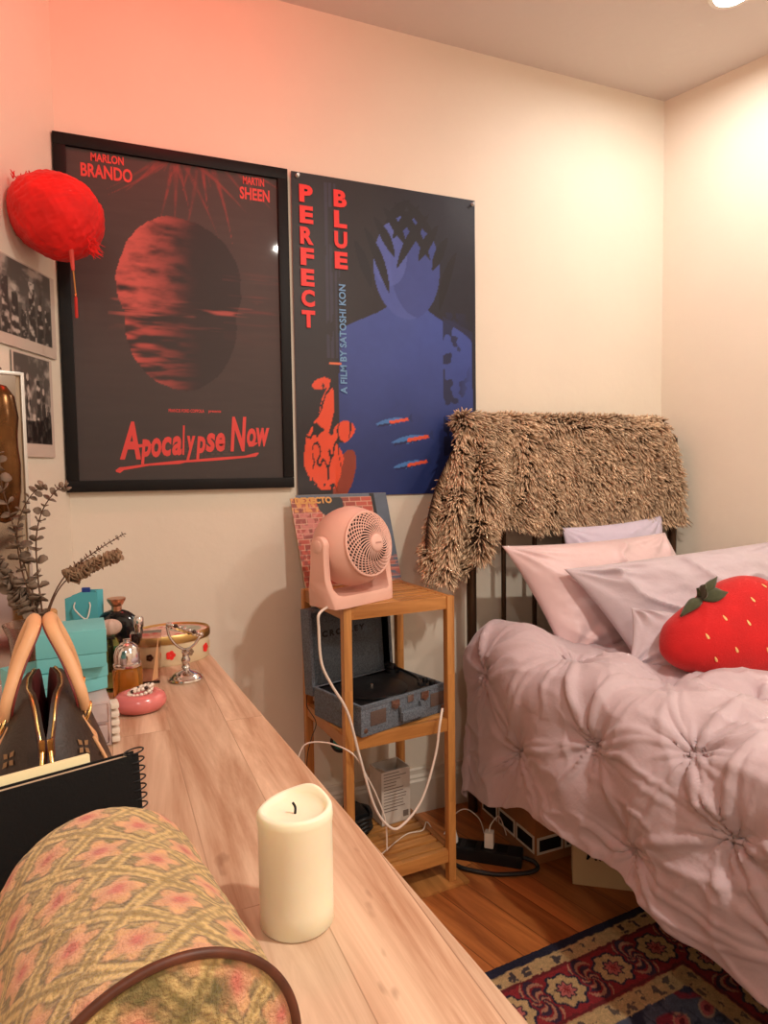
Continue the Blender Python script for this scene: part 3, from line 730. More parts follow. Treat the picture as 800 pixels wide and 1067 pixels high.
# zip pulls
for dx in (-.004, .004):
    p = G[2, 15]; z = p[2]
    m2 = MB(); m2.box((dx, G[1, 0][1]-.006, z-.004), (.006, .006, .014), .002); m2.tube([(dx, G[1, 0][1]-.008, z-.010), (dx*1.3, G[0, 0][1]-.010, z-.024), (dx*1.5, G[0, 0][1]-.012, z-.040)], .0022, 8)
    m2.tube([(dx*1.5+math.cos(a_)*.005, G[0, 0][1]-.013, z-.046+math.sin(a_)*.006) for a_ in np.linspace(0, 2*PI, 12, endpoint=False)], .0014, 6, closed=True, sub=2)
    m2.build('zip_pull', M['gold'], t, 60)
# four-petal flower motifs printed on the near end
for (i, s, sd, sc_) in ((3, .74, -1, 1), (3, .74, 1, 1), (6, .50, -1, .9), (6, .50, 1, .9), (8, .72, -1, .8), (8, .72, 1, .8), (12, .5, 1, .9), (12, .5, -1, .9), (9, .35, 1, .9), (9, .35, -1, .9)):
    p = bagpt(i, s, sd); pu = bagpt(i, min(s+.08, 1), sd)-p; pv = bagpt(i+1, s, sd)-p; nrm = pu.cross(pv).normalized()
    if nrm.x*sd < 0: nrm = -nrm
    e1_ = pu.normalized(); e2_ = nrm.cross(e1_); m2 = MB()
    for k in range(4):
        a_ = k*PI/2; d_ = e1_*math.cos(a_)+e2_*math.sin(a_); q_ = nrm.cross(d_); L_ = .011*sc_
        c0 = p+nrm*.0012
        m2.add([c0+d_*.002, c0+d_*L_*.55+q_*L_*.30, c0+d_*L_, c0+d_*L_*.55-q_*L_*.30], [(0, 1, 2, 3)])
    m2.build('flower_motif', M['motif'], t, 0)

# ------------------------------------------------------------------ teal boxes on a clear drawer unit
t = thing('acrylic_drawer_unit', 'clear pinkish acrylic drawer unit with pearly ribbed edge under teal boxes', 'organizer', (-.085, 1.125, ZD), math.radians(5))
def shell(mb, cx, cy, z0, dx, dy, dz, th):
    mb.box((cx, cy, z0+th/2), (dx, dy, th)); mb.box((cx, cy, z0+dz-th/2), (dx, dy, th))
    mb.box((cx-dx/2+th/2, cy, z0+dz/2), (th, dy, dz-2*th)); mb.box((cx+dx/2-th/2, cy, z0+dz/2), (th, dy, dz-2*th)); mb.box((cx, cy+dy/2-th/2, z0+dz/2), (dx-2*th, th, dz-2*th)); return mb
m2 = shell(MB(), 0, 0, .002, .155, .16, .066, .003); m2.box((0, 0, .035), (.149, .15, .002)); m2.build('case', M['acrylic'], t, 35)
for z in (.006, .038):
    d_ = MB(); d_.box((0, -.0775, z+.013), (.146, .003, .026), .001); d_.box((0, 0, z+.001), (.14, .146, .002)); d_.build('drawer', M['acrylic'], t, 35)
    kb = MB(); kb.lathe([(.003, 0), (.003, .004), (.006, .006), (.006, .009), (0, .010)], (.045, -.079, z+.013), (0, -1, 0), 14); kb.build('drawer_knob', M['chromesat'], t, 35)
for k in range(5):
    b_ = MB(); b_.box((.084, -.066, .008+k*.0125), (.012, .026, .008), .003); b_.build('edge_bead', M['pearl'], t, 60)
pk = MB(); pk.box((.02, 0, .0225), (.09, .10, .024), .004); tag(pk.build('pink_pouch', mat('pink satin cloth', srgb(214, 130, 126), .6), None, 35), 'flat pink pouch inside the clear acrylic drawer unit', 'pouch').location = (-.072, 1.125, ZD+.0105)
def jbox(lab, loc, rz, d, m, lidh, gap_):
    t = thing('jewellery_box', lab, 'box', loc, rz, 'teal jewellery boxes on the drawer unit')
    MB().box((0, 0, (d[2]-lidh)/2), (d[0]-.002, d[1]-.002, d[2]-lidh-.0006), .0015).build('base', m, t, 35)
    MB().box((0, 0, d[2]-lidh/2), (d[0], d[1], lidh), .002).build('lid', m, t, 35)
    return t
z1 = ZD+.069
t1 = jbox('wider teal jewellery box, lower of two stacked on the acrylic drawers', (-.078, 1.135, z1), math.radians(24), (.122, .10, .040), M['teal'], .020, 0)
t2 = jbox('teal jewellery box with lid closed, upper of two stacked on the acrylic drawers', (-.052, 1.132, z1+.041), math.radians(2), (.096, .092, .058), M['teal'], .036, 0)
m2 = MB(); m2.box((.049, -.025, .030), (.001, .010, .004)); m2.build('logo_mark', M['greyink'], t2, 0)
# teal gift bag
t = thing('gift_bag', 'small teal paper gift bag with white cord handle behind the teal boxes', 'gift bag', (-.042, 1.485, ZD), math.radians(-18))
gw, gd, gh = .062, .034, .165
m2 = MB(); v = []
bt = [(-gw/2, -gd/2), (0, -gd/2), (gw/2, -gd/2), (gw/2, 0), (gw/2, gd/2), (0, gd/2), (-gw/2, gd/2), (-gw/2, 0)]
v = [(x, y, 0) for x, y in bt]+[(x*(.72 if abs(y) < .001 else 1.02), y*1.05, gh-(.012 if x < 0 else 0)) for x, y in bt]
f = [(7, 6, 5, 4, 3, 2, 1, 0)]+[(i, (i+1) % 8, 8+(i+1) % 8, 8+i) for i in range(8)]
m2.add(v, f); o = m2.build('bag', M['teald'], t, 0); sd_ = o.modifiers.new('solid', 'SOLIDIFY'); sd_.thickness = .0012
m2 = MB(); m2.box((.004, 0, gh-.018), (.016, .006, .05), .002); m2.build('tissue', M['blueins'], t, 35)
m2 = MB(); m2.tube([(-.012, -gd/2-.001, gh-.02), (-.010, -gd/2-.010, gh-.032), (.012, -gd/2-.012, gh-.052), (.018, -gd/2-.004, gh-.03), (.016, -gd/2-.001, gh-.02)], .0014, 6); m2.build('cord_handle', M['white'], t, 60)
# black round bottle with copper cap
t = thing('round_black_bottle', 'round black glass bottle with copper cap behind the perfume bottles', 'bottle', (.018, 1.475, ZD), math.radians(-14))
m2 = MB(); R_ = .050
m2.lathe([(.0, -.016), (R_*.75, -.016), (R_*.93, -.010), (R_, 0), (R_*.93, .010), (R_*.75, .016), (0, .016)], (0, 0, R_*.97+.026), (0, 1, 0), 40)
m2.build('bottle_body', M['blackglass'], t, 50)
m2 = MB(); m2.lathe([(.028, 0), (.026, .026), (.018, .034)], (0, 0, 0), n=24, sy=.55); m2.build('foot', M['blackglass'], t, 50)
m2 = MB(); m2.lathe([(.010, 0), (.010, .010), (.013, .013), (.018, .022), (.018, .026), (0, .026)], (0, 0, 2*R_+.021), n=24); m2.build('cap', M['copper'], t, 40)
# green bottle with frosted flower stopper
t = thing('green_perfume_bottle', 'green glass perfume bottle with frosted flower stopper beside the teal boxes', 'perfume bottle', (.004, 1.335, ZD))
m2 = MB(); v = [];
m2.lathe([(.0, 0), (.019, 0), (.021, .004), (.022, .05), (.020, .085), (.010, .098), (.009, .104), (0, .104)], n=8); m2.build('bottle_body', M['greenglass'], t, 20)
m2 = MB(); ns = 30
sg, ag = np.meshgrid(np.linspace(0, PI, 14), np.linspace(0, 2*PI, 49), indexing='ij')
rs = .019*(1+.09*np.cos(8*ag)*np.sin(sg)); m2.grid(np.stack([rs*np.sin(sg)*np.cos(ag), rs*.55*np.sin(sg)*np.sin(ag), (.117+rs*np.cos(sg)*.8)], -1)); m2.build('flower_stopper', M['frost'], t, 180)
# amber perfume with dome cap
t = thing('amber_perfume_bottle', 'cylindrical amber perfume bottle with silver dome cap behind pink dish', 'perfume bottle', (.030, 1.282, ZD))
m2 = MB(); m2.lathe([(0, 0), (.024, 0), (.0255, .002), (.0255, .050), (.022, .054), (.010, .056), (0, .056)], n=40); m2.build('bottle_body', M['amber'], t, 50)
m2 = MB(); m2.lathe([(.0235, .055), (.0245, .057), (.0245, .061), (.0225, .063), (.0225, .078), (.019, .090), (.010, .098), (.006, .099), (.006, .104), (0, .105)], n=40); m2.build('dome_cap', M['chrome'], t, 40)
# clear glass bottle
t = thing('square_glass_bottle', 'tapering clear glass perfume bottle with silver cap behind the amber bottle', 'perfume bottle', (.066, 1.352, ZD), math.radians(-8))
m2 = MB(); m2.prism([(-.024, 0), (.024, 0), (.029, .098), (-.027, .098)], -.012, .012, Matrix.Rotation(PI/2, 4, 'X')); m2.build('bottle_body', M['smoke'], t, 0)
m2 = MB(); m2.lathe([(.008, .098), (.008, .108), (.0095, .110), (.0095, .126), (.007, .129), (0, .129)], (-.012, 0, 0), n=20); m2.build('cap', M['chrome'], t, 40)
m2 = MB(); m2.prism([(.010, .005), (.021, .01), (.024, .092), (.019, .06)], .0122, .0132, Matrix.Rotation(PI/2, 4, 'X')); m2.build('label_stripe', M['tan'], t, 0)

# ------------------------------------------------------------------ oval tin
t = thing('oval_tin', 'oval cream tin with floral pink lid and brass rim near the back wall', 'tin', (.122, 1.510, ZD), math.radians(10))
a_, b_ = .085, .066
m2 = MB(); m2.lathe([(0, 0), (.97, 0), (1, .003), (1, .046), (0, .046)], n=64, sx=a_, sy=b_); m2.build('tin_body', M['tin'], t, 40)
m2 = MB(); m2.lathe([(.985, .0455), (1.03, .046), (1.035, .050), (1.03, .060), (1.0, .0635), (.965, .061), (.965, .056)], n=64, sx=a_, sy=b_); m2.f = m2.f[:-2]; m2.m = m2.m[:-2]; m2.build('brass_rim', M['tinrim'], t, 40)
rg, ag = np.meshgrid(np.linspace(0, 1, 60), np.linspace(0, 2*PI, 180), indexing='ij')
x = rg*np.cos(ag)*a_*.97; y = rg*np.sin(ag)*b_*.97
c = full(x.shape, lin((214, 170, 150)))
c = mixc(c, lin((206, 84, 82)), sst(.1, .35, fbm(x, y, 60, 3, 2))*(x < .02)*.9); c = mixc(c, lin((238, 214, 196)), sst(.15, .4, fbm(x, y, 80, 3, 5)))
c = mixc(c, lin((120, 150, 130)), (np.hypot((x-.035)/.034, (y+.0)/.034) < 1)*.75); c = mixc(c, lin((196, 196, 170)), sst(.0, .4, fbm(x, y, 90, 2, 9))*(np.hypot((x-.035)/.034, y/.034) < 1)*.7)
m2 = MB(); m2.grid(np.stack([x, y, .059+.003*(1-rg**2)], -1)); m2.build('lid_print', M['col'], t, 180, False, c.reshape(-1, 3))
for k, (an, s_, mm) in enumerate(((-2.25, .010, 'tort'), (-1.75, .013, 'redink2'), (-1.25, .010, 'euc'), (-.7, .013, 'redink2'), (-.25, .011, 'gold'), (-2.8, .011, 'redink2'))):   # little flower roundels round the side
    m2 = MB(); c0 = Vector((a_*1.004*math.cos(an), b_*1.004*math.sin(an), .023)); n_ = Vector((math.cos(an)/a_, math.sin(an)/b_, 0)).normalized(); tx = Vector((-n_.y, n_.x, 0))
    for q in range(5):
        aa = q*2*PI/5; cc_ = c0+(tx*math.cos(aa)+Vector((0, 0, 1))*math.sin(aa))*s_*.42
        m2.lathe([(s_*.36, 0), (s_*.36, .0008), (0, .001)], cc_, n_, 10)
    m2.build('flower_roundel', M[mm], t, 0)

# ------------------------------------------------------------------ vanity mirror with chain
t = thing('vanity_mirror', 'small chrome tilting vanity mirror on round foot in front of the tin', 'mirror', (.137, 1.335, ZD), math.radians(-20))
m2 = MB(); m2.lathe([(0, 0), (.030, 0), (.0325, .003), (.0315, .006), (.028, .008), (.027, .010), (.020, .016), (.009, .020), (.006, .023), (0, .023)], n=40); m2.build('foot', M['chrome'], t, 40)
m2 = MB(); m2.lathe([(.006, .022), (.0085, .026), (.0055, .031), (.0075, .036), (.009, .040), (.006, .046), (.0055, .052), (.008, .056), (.004, .060)], n=24); m2.build('stem', M['chrome'], t, 60)
m2 = MB()
m2.tube([(-.034, .0, .106), (-.029, 0, .085), (-.016, 0, .068), (0, 0, .060), (.016, 0, .068), (.027, 0, .082), (.033, 0, .092)], .0026, 8); m2.build('yoke', M['chrome'], t, 60)
tilt = Vector((.30, .35, .88)).normalized(); mc = Vector((0, .0, .098)); e1_ = Vector((-.92, 0, .32)).normalized(); e1_ = (e1_-tilt*e1_.dot(tilt)).normalized(); q_ = tilt.cross(e1_)
m2 = MB(); m2.lathe([(0, -.003), (.030, -.003), (.031, 0), (.030, .002), (0, .002)], mc, tilt, 40); m2.build('mirror_glass', M['mirror'], t, 40)
for k in range(22):
    a2 = 2*PI*k/22; p = mc+(e1_*math.cos(a2)+q_*math.sin(a2))*.0335
    m2 = MB(); m2.lathe([(.0005, -.0042), (.003, -.003), (.0042, 0), (.003, .003), (.0005, .0042)], p, tilt, 10); m2.build('rim_bead', M['chrome'] if k % 4 else M['tort'], t, 60)

# ------------------------------------------------------------------ pink dish with bracelets
t = thing('ring_dish', 'pink glazed ceramic ring dish with flat rounded body in front of the perfume bottles', 'dish', (.046, 1.195, ZD))
m2 = MB(); m2.lathe([(0, 0), (.026, 0), (.036, .003), (.042, .010), (.0435, .017), (.040, .026), (.033, .031), (.026, .032), (.020, .029), (.014, .022), (0, .020)], n=48, sx=1, sy=.9); m2.build('dish_body', M['dish'], t, 80)
for k in range(3):
    t = thing('bead_bracelet', ('pearl bead bracelet lying lowest in the pink dish', 'pale bead bracelet looped in the middle of the pink dish pile', 'bracelet with dark beads on top of the pink dish pile')[k], 'bracelet', (.046+.002*k, 1.197+.002*k, ZD+.024+.0045*k), 0, 'bracelets in the pink dish')
    nb = 16
    for q in range(nb):
        a2 = 2*PI*q/nb; R2 = .0185-.001*k
        m2 = MB(); m2.lathe([(.0002, -.0034), (.0026, -.0022), (.0036, 0), (.0026, .0022), (.0002, .0034)], (R2*math.cos(a2), R2*.85*math.sin(a2), .003+.004*math.sin(a2+k)), n=10)
        m2.build('bead', M['tort'] if (k == 2 and q % 4 == 1) else M['pearl'], t, 180)

# ------------------------------------------------------------------ vase of dried eucalyptus
t = thing('glass_vase', 'smoky pink glass vase holding dried eucalyptus behind the handbag', 'vase', (-.120, 1.275, ZD))
m2 = MB(); m2.lathe([(0, 0), (.030, 0), (.034, .006), (.036, .05), (.033, .10), (.036, .13), (.044, .15), (.0425, .15), (.034, .13), (.031, .10), (.034, .05), (.031, .010), (0, .010)], n=32); m2.build('vase_body', M['smoke'], t, 60)
VB = Vector((-.118, 1.275, ZD+.02)); Y0 = 1.25
stems = [
 ('drooping eucalyptus stem with large dark leaves at the far left', [(-.105, .872), (-.129, 1.00), (-.150, 1.10), (-.158, 1.16)], 13, .0115, 'euc2', 'pair', 0),
 ('upright eucalyptus stem with dark round leaves, nearer the far left stem', [(-.108, .872), (-.128, .971), (-.131, 1.035), (-.113, 1.082), (-.091, 1.104)], 15, .0095, 'euc2', 'pair', 0),
 ('tallest eucalyptus stem with dark round leaves, its tip bending right below the frame corner', [(-.100, .872), (-.104, .953), (-.104, 1.018), (-.092, 1.065), (-.069, 1.097), (-.056, 1.101)], 17, .0088, 'euc2', 'pair', .01),
 ('thick eucalyptus branch with dense tan leaves reaching right', [(-.095, .872), (-.070, .935), (-.030, .962), (.021, .981)], 44, .0105, 'euc', 'dense', .42),
 ('thin feathery eucalyptus sprig reaching right above the thick branch', [(-.098, .872), (-.068, .945), (-.022, .985), (.033, 1.018)], 26, .0062, 'stem', 'feather', .38),
 ('thick eucalyptus branch with dense grey leaves bending left', [(-.108, .872), (-.133, .920), (-.168, .985), (-.185, 1.03)], 40, .0105, 'euc2', 'dense', .1)]
for (lab, pts, nl, ls, mm, kind, st0) in stems:
    yo = Y0+random.uniform(-.008, .008)
    P3 = [VB+Vector((random.uniform(-.008, .008), random.uniform(-.008, .008), random.uniform(0, .005)))]+[Vector((x, yo-.01+.004*i, z)) for i, (x, z) in enumerate(pts)]
    t = thing('eucalyptus_stem', lab, 'dried plant', tuple(P3[0]), 0, 'dried eucalyptus stems in the vase')
    MB().tube(P3, .0014, 6, rf=lambda s: 1.2-.7*s).build('stalk', M['stem'], t, 60, True)
    # sample spline
    Q = []
    for i in range(1, len(P3)-1):
        a, b, c, d = P3[max(i-1, 0)], P3[i], P3[i+1], P3[min(i+2, len(P3)-1)]
        for k in range(24):
            s = k/24; Q.append(.5*((2*b)+(-a+c)*s+(2*a-5*b+4*c-d)*s*s+(-a+3*b-3*c+d)*s**3))
    Q.append(P3[-1]); nq = len(Q)
    lm = MB()
    for k in range(nl):
        s = st0+(1-st0)*(k+.5)/nl; i = min(int(s*(nq-1)), nq-2); p = Q[i]; tg = (Q[i+1]-Q[i]).normalized()
        o1 = tg.orthogonal().normalized(); sz = ls*(1.5 if kind != 'feather' else 1.1)*(1.15-.55*s)*random.uniform(.8, 1.15)
        for sgn in ((0, PI) if kind != 'dense' else (0, 2*PI/3, 4*PI/3)):
            an = k*1.35+sgn+random.uniform(-.3, .3); out = Matrix.Rotation(an, 3, tg) @ o1
            ld = (out+tg*(.45 if kind != 'dense' else .7)).normalized(); wd = Matrix.Rotation(random.uniform(-1.2, 1.2), 3, ld) @ tg.cross(out).normalized(); up_ = ld.cross(wd)
            wr = .16 if kind == 'feather' else .62
            v = [p+up_*.0]; nn_ = 9
            for q in range(nn_):
                a2 = 2*PI*q/nn_; x_ = (1-math.cos(a2))/2*sz*1.25; y_ = math.sin(a2)*sz*wr
                v.append(p+ld*(x_+.001)+wd*y_+up_*(sz*.22*(abs(math.sin(a2)))-sz*.15*(x_/sz)**2+random.uniform(-.06, .06)*sz))
            v.append(p+ld*sz*.62-up_*sz*.06)
            lm.add(v, [(nn_+1, 1+q, 1+(q+1) % nn_) for q in range(nn_)])
    o = lm.build('leaves', M[mm], t, 80, True); sd_ = o.modifiers.new('solid', 'SOLIDIFY'); sd_.thickness = .0007
# small tan wooden block / jar behind
t = thing('gold_capped_jar', 'small jar with a tan ribbed cap behind the eucalyptus vase', 'jar', (-.105, 1.40, ZD))
m2 = MB(); m2.lathe([(0, 0), (.020, 0), (.022, .003), (.022, .10), (.018, .108), (0, .108)], n=28); m2.build('jar_body', M['frost'], t, 40)
m2 = MB(); m2.lathe([(.017, .107), (.018, .109), (.018, .145), (.016, .148), (0, .148)], n=12); m2.build('cap', mat('tan cap', srgb(198, 150, 92), .5), t, 20)

# ------------------------------------------------------------------ mirror panel at far left and bronze pod in front
t = thing('leaning_mirror', 'narrow silver edged mirror panel standing at the far left of the desk', 'mirror', (-.185, 1.435, ZD), math.radians(24))
mh = 1.316-ZD
m2 = MB(); m2.box((0, .006, mh/2), (.115, .008, mh), .001); m2.build('backing', M['papergrey'], t, 0)
m2 = MB(); m2.box((-.004, .001, mh/2), (.098, .002, mh-.012)); m2.build('mirror_glass', mat('dim mirror', (.45, .40, .36), .12, 1), t, 0)
m2 = MB(); m2.box((.0555, .003, mh/2), (.006, .016, mh), .001); m2.box((-.0575, .003, mh/2), (.006, .016, mh), .001); m2.box((0, .003, mh-.003), (.109, .016, .006), .001); m2.box((0, .003, .003), (.109, .016, .006), .001); m2.build('silver_edge', M['chromesat'], t, 35)
t = thing('bronze_pod', 'long dark bronze pod ornament hanging in front of the mirror at far left', 'ornament', (-.160, 1.345, 1.037), 0)
m2 = MB(); m2.lathe([(0, 0), (.013, .005), (.023, .022), (.028, .055), (.029, .105), (.026, .135), (.026, .155), (.029, .186), (.024, .222), (.012, .240), (0, .244)], n=28, sy=.7); m2.build('pod_body', M['bronze'], t, 80)
m2 = MB(); m2.tube([(0, 0, .243), (-.002, .02, .27), (-.004, .072, .281), (-.004, .078, .279)], .0012, 6); m2.build('cord', M['stem'], t, 60)

# ------------------------------------------------------------------ bamboo shelf
BH = .008
t = thing('wooden_board', 'thin flat wooden board on the floor under the bamboo shelf', 'board', (.70, 1.70, 0), math.radians(3.5))
MB().box((0, -.005, .004), (.34, .335, .0076), .001).build('board_body', M['bamboo_y'], t, 35)
SR = math.radians(3.5); SC = Vector((.680, 1.700, BH))
shelf = thing('bamboo_shelf', 'three tier slatted bamboo shelf stand between desk and bed', 'shelf', tuple(SC), SR)
SW, SD_, SH, pt = .318, .312, .780, .022
for sx in (-1, 1):
    for sy in (-1, 1):
        MB().box((sx*(SW/2-pt/2), sy*(SD_/2-pt/2), SH/2), (pt, pt, SH), .002).build('post', M['bamboo_v'], shelf, 35)
def tier(z, rail=.034):
    for sy in (-1, 1): MB().box((0, sy*(SD_/2-pt/2-.001), z-rail/2), (SW-2*pt, pt-.006, rail), .0015).build('rail', M['bamboo'], shelf, 35)
    for sx in (-1, 1): MB().box((sx*(SW/2-pt/2-.001), 0, z-rail/2), (pt-.006, SD_-2*pt, rail), .0015).build('rail', M['bamboo_y'], shelf, 35)
    n = 7; sp = (SD_-2*pt)/n
    for k in range(n): MB().box((0, -SD_/2+pt+sp*(k+.5), z-.005), (SW-2*pt+.002, sp-.010, .010), .0015).build('slat', M['bamboo'], shelf, 35)
TZ = (.780, .450, .088)
tier(TZ[0]); tier(TZ[1]); tier(TZ[2])
SM = wm(shelf)
def sh(x, y, z): return SM @ Vector((x, y, z))

# record sleeves leaning on the wall
def sleeve(lab, x0, x1, zt, yb, yt, paint, grp):
    zb = BH+TZ[0]+.001; a = Vector((x0, yb, zb)); up_ = Vector((-.022, yt-yb, zt-zb)); L_ = up_.length
    t = thing('record_sleeve', lab, 'record sleeve', ((x0+x1)/2, yb, zb), 0, grp)
    sheet('cover_print', t, frame_on(a-Vector((0, .0026, 0)), (1, .04, 0), up_), x1-x0, L_, paint, M['col'], 110, 110)
    T = frame_on(a, (1, .04, 0), up_); R_ = T.to_3x3().to_4x4(); MB().box(T @ Vector(((x1-x0)/2, L_/2, 0)), (x1-x0, L_, .004), .0005, M=R_).build('sleeve_card', M['papergrey'], t, 35, True); return t, T
def brick(u, v):
    c = full(u.shape, lin((168, 74, 58))); 
    row = np.floor(v*17); uu = u*7+.5*(row % 2)
    c = c*(1+.35*np.sin(row*12.9+np.floor(uu)*7.7))[..., None]
    mort = ((v*17) % 1 < .16) | ((uu % 1) < .07); c = mixc(c, lin((206, 160, 134)), mort*1.)
    c = mixc(c, lin((216, 150, 84)), (v > .84)*(u < .5)*sst(-.2, .2, fbm(u*2, v, 22, 2, 3)))
    c = mixc(c, lin((206, 128, 116)), (v < .83)*(v > .55)*(u < .3)*sst(-.1, .3, fbm(u, v, 26, 2, 5))*.8)
    c = mixc(c, lin((36, 34, 36)), (np.hypot((u-.47)/.16, (v-.93)/.16) < 1)*1.)
    c = mixc(c, lin((96, 52, 44)), (v < .5)*(u < .3)*sst(-.1, .4, fbm(u, v, 30, 2, 9))*.6)
    return c
def brick2(u, v):
    c = full(u.shape, lin((96, 108, 124))); c = c*(1+.15*fbm(u, v, 12, 3, 2))[..., None]
    c = mixc(c, lin((34, 34, 40)), (u < .86)*(u > .80)*1.)
    c = mixc(c, lin((176, 104, 92)), (v < .28)*sst(-.3, .2, fbm(u*1, v*2, 16, 2, 3)))
    c = mixc(c, lin((214, 150, 130)), (v < .28)*((v*24 % 1) < .2)*.8); return c
sleeve('blue grey record sleeve leaning on the wall, behind the brick patterned sleeve', .545, .838, 1.052, 1.862, 1.925, brick2, 'record sleeves behind the fan')
ts, Ts = sleeve('brick patterned record sleeve leaning right behind the pink fan', .525, .782, 1.043, 1.846, 1.912, brick, 'record sleeves behind the fan')
text('DEXECTO', '', None, None, Ts @ Matrix.Translation((.012, .245, .0036)), .115, .020, .05).build('lettering', mat('faded yellow ink', srgb(220, 164, 92), .6), ts, 0, True)

# ------------------------------------------------------------------ pink fan
fb = Vector((.578, 1.600, BH+TZ[0]+.0008)); faz = math.radians(155)
face = Vector((math.sin(faz), math.cos(faz), 0))
t = thing('desk_fan', 'blush pink desk fan with round spiral grille on top of the bamboo shelf', 'fan', tuple(fb), PI-faz)   # local -y is the way it faces
hc = Vector((0, .0, .142)); HR = .101
ftilt = math.radians(9); fa = Vector((0, -math.cos(ftilt), math.sin(ftilt)))
Mh = Vector((0, 0, 1)).rotation_difference(fa).to_matrix().to_4x4()
# shell: back hemisphere + front flare ending in the rim
prof = []
for a in np.linspace(-PI/2, .62, 24): prof.append((HR*math.cos(a), HR*math.sin(a)*.98))
prof[0] = (0.0, prof[0][1])
rz_ = prof[-1][1]; rr_ = prof[-1][0]
prof += [(rr_-.002, rz_+.004), (rr_-.006, rz_+.0035), (rr_-.008, rz_-.002), (rr_-.010, rz_-.02), (rr_-.018, rz_-.05), (0, rz_-.055)]
m2 = MB(); m2.lathe(prof[:25+1], hc, M=Mh, n=64); m2.f = [q for q in m2.f if len(q) == 4]; m2.m = [0]*len(m2.f); hd = m2.build('fan_head', M['pink'], t, 60)
m2 = MB(); m2.lathe([(rr_-.003, rz_+.003), (rr_-.010, rz_-.02), (rr_-.02, rz_-.05), (0, rz_-.055)], hc, M=Mh, n=64); m2.f = [q for q in m2.f if len(q) == 4]; m2.m = [0]*len(m2.f); m2.build('fan_cavity', M['pinkdark'], t, 60)
def gp(r, a, lift=0):   # on the domed grille
    z = rz_+.003+.030*(1-(r/rr_)**2)+lift; return hc+(Mh.to_3x3() @ Vector((r*math.cos(a), r*math.sin(a), z)))
gm = MB()
for k in range(30):
    a0 = 2*PI*k/30; pts = [gp(.018+(rr_-.020)*s, a0+1.15*s**1.1) for s in np.linspace(0, 1, 9)]
    gm.tube(pts, .00165, 5, sub=2)
for k in range(30):
    a0 = 2*PI*k/30; pts = [gp(.046+(rr_-.052)*s, a0-.95*s, -.0015) for s in np.linspace(0, 1, 7)]
    gm.tube(pts, .0014, 5, sub=2)
gm.build('spiral_grille', M['grille'], t, 60)
gm = MB(); gm.tube([gp(rr_-.003, a, 0) for a in np.linspace(0, 2*PI, 64, endpoint=False)], .0035, 8, closed=True, sub=1); gm.build('grille_rim', M['pink'], t, 60)
m2 = MB(); m2.lathe([(.0215, 0), (.022, .003), (.019, .006), (.010, .008), (0, .0085)], hc+(Mh.to_3x3() @ Vector((0, 0, rz_+.030))), M=Mh, n=32); hub = m2.build('hub_cap', M['grille'], t, 60)
m2 = MB(); m2.box(hc+(Mh.to_3x3() @ Vector((0, .0, rz_+.0387))), (.020, .0006, .004), .0, M=Matrix.Rotation(-ftilt, 4, 'X')); m2.build('logo_mark', mat('grey mark', srgb(190, 140, 128), .5), hub, 0)
bl = MB()
for k in range(5):
    a0 = 2*PI*k/5; v = []
    for s in np.linspace(0, 1, 5):
        for w_ in (-.35, .35):
            a2 = a0+w_*(1.0-.2*s)+.5*s; r_ = .015+.058*s; v.append(hc+(Mh.to_3x3() @ Vector((r_*math.cos(a2), r_*math.sin(a2), rz_-.030+(.012 if w_ > 0 else -.008)))))
    bl.add(v, [(2*i, 2*i+1, 2*i+3, 2*i+2) for i in range(4)])
o = bl.build('fan_blades', mat('dark fan blades', srgb(58, 36, 32), .6), t, 60); sd_ = o.modifiers.new('solid', 'SOLIDIFY'); sd_.thickness = .0018
# U stand: flat band, swept in the plane across the fan
path = [(-.108, .150), (-.1085, .11), (-.109, .07), (-.107, .045), (-.098, .027), (-.080, .020), (-.04, .019), (0, .019), (.04, .019), (.080, .020), (.098, .027), (.107, .045), (.109, .07), (.1085, .11), (.108, .150)]
v = []; n_ = len(path)
for i, (x, z) in enumerate(path):
    a = path[max(i-1, 0)]; b2 = path[min(i+1, n_-1)]; tx, tz = b2[0]-a[0], b2[1]-a[1]; l = math.hypot(tx, tz); nx, nz = -tz/l, tx/l   # inner normal
    s = abs(i-(n_-1)/2)/((n_-1)/2); hw = .030-.010*s if s > .5 else .046-.030*max(0, s-.2)*1.6
    hw = .024+.030*math.exp(-max(z-.02, 0)/.03)
    th = .0095
    for (yy, oo) in ((-hw, th*.2), (-hw*.92, th), (hw*.92, th), (hw, th*.2), (hw, -th*.6), (hw*.92, -th), (-hw*.92, -th), (-hw, -th*.6)):
        zz = z+nz*oo
        if s < .58 and oo < 0: zz = max(0.0, .0) if z < .03 else zz
        v.append((x+nx*oo, yy, max(zz, 0)))
f = []
for i in range(n_-1):
    for k in range(8): k2 = (k+1) % 8; f.append((i*8+k, i*8+k2, (i+1)*8+k2, (i+1)*8+k))
f += [tuple(range(7, -1, -1)), tuple((n_-1)*8+k for k in range(8))]
m2 = MB(); m2.add(v, f)
for sx in (-1, 1): m2.lathe([(.0242, -.0095), (.0242, .0075), (.021, .0095), (0, .0095)], (sx*.108, 0, .150), (sx, 0, 0), 32)
m2.build('stand', M['pink'], t, 50)
for sx in (-1, 1):
    m2 = MB(); m2.lathe([(.016, 0), (.016, .001), (.0145, .0018), (0, .0018)], (sx*(.108+.0095), 0, .150), (sx, 0, 0), 28); m2.build('pivot_cap', M['grille'], t, 40)

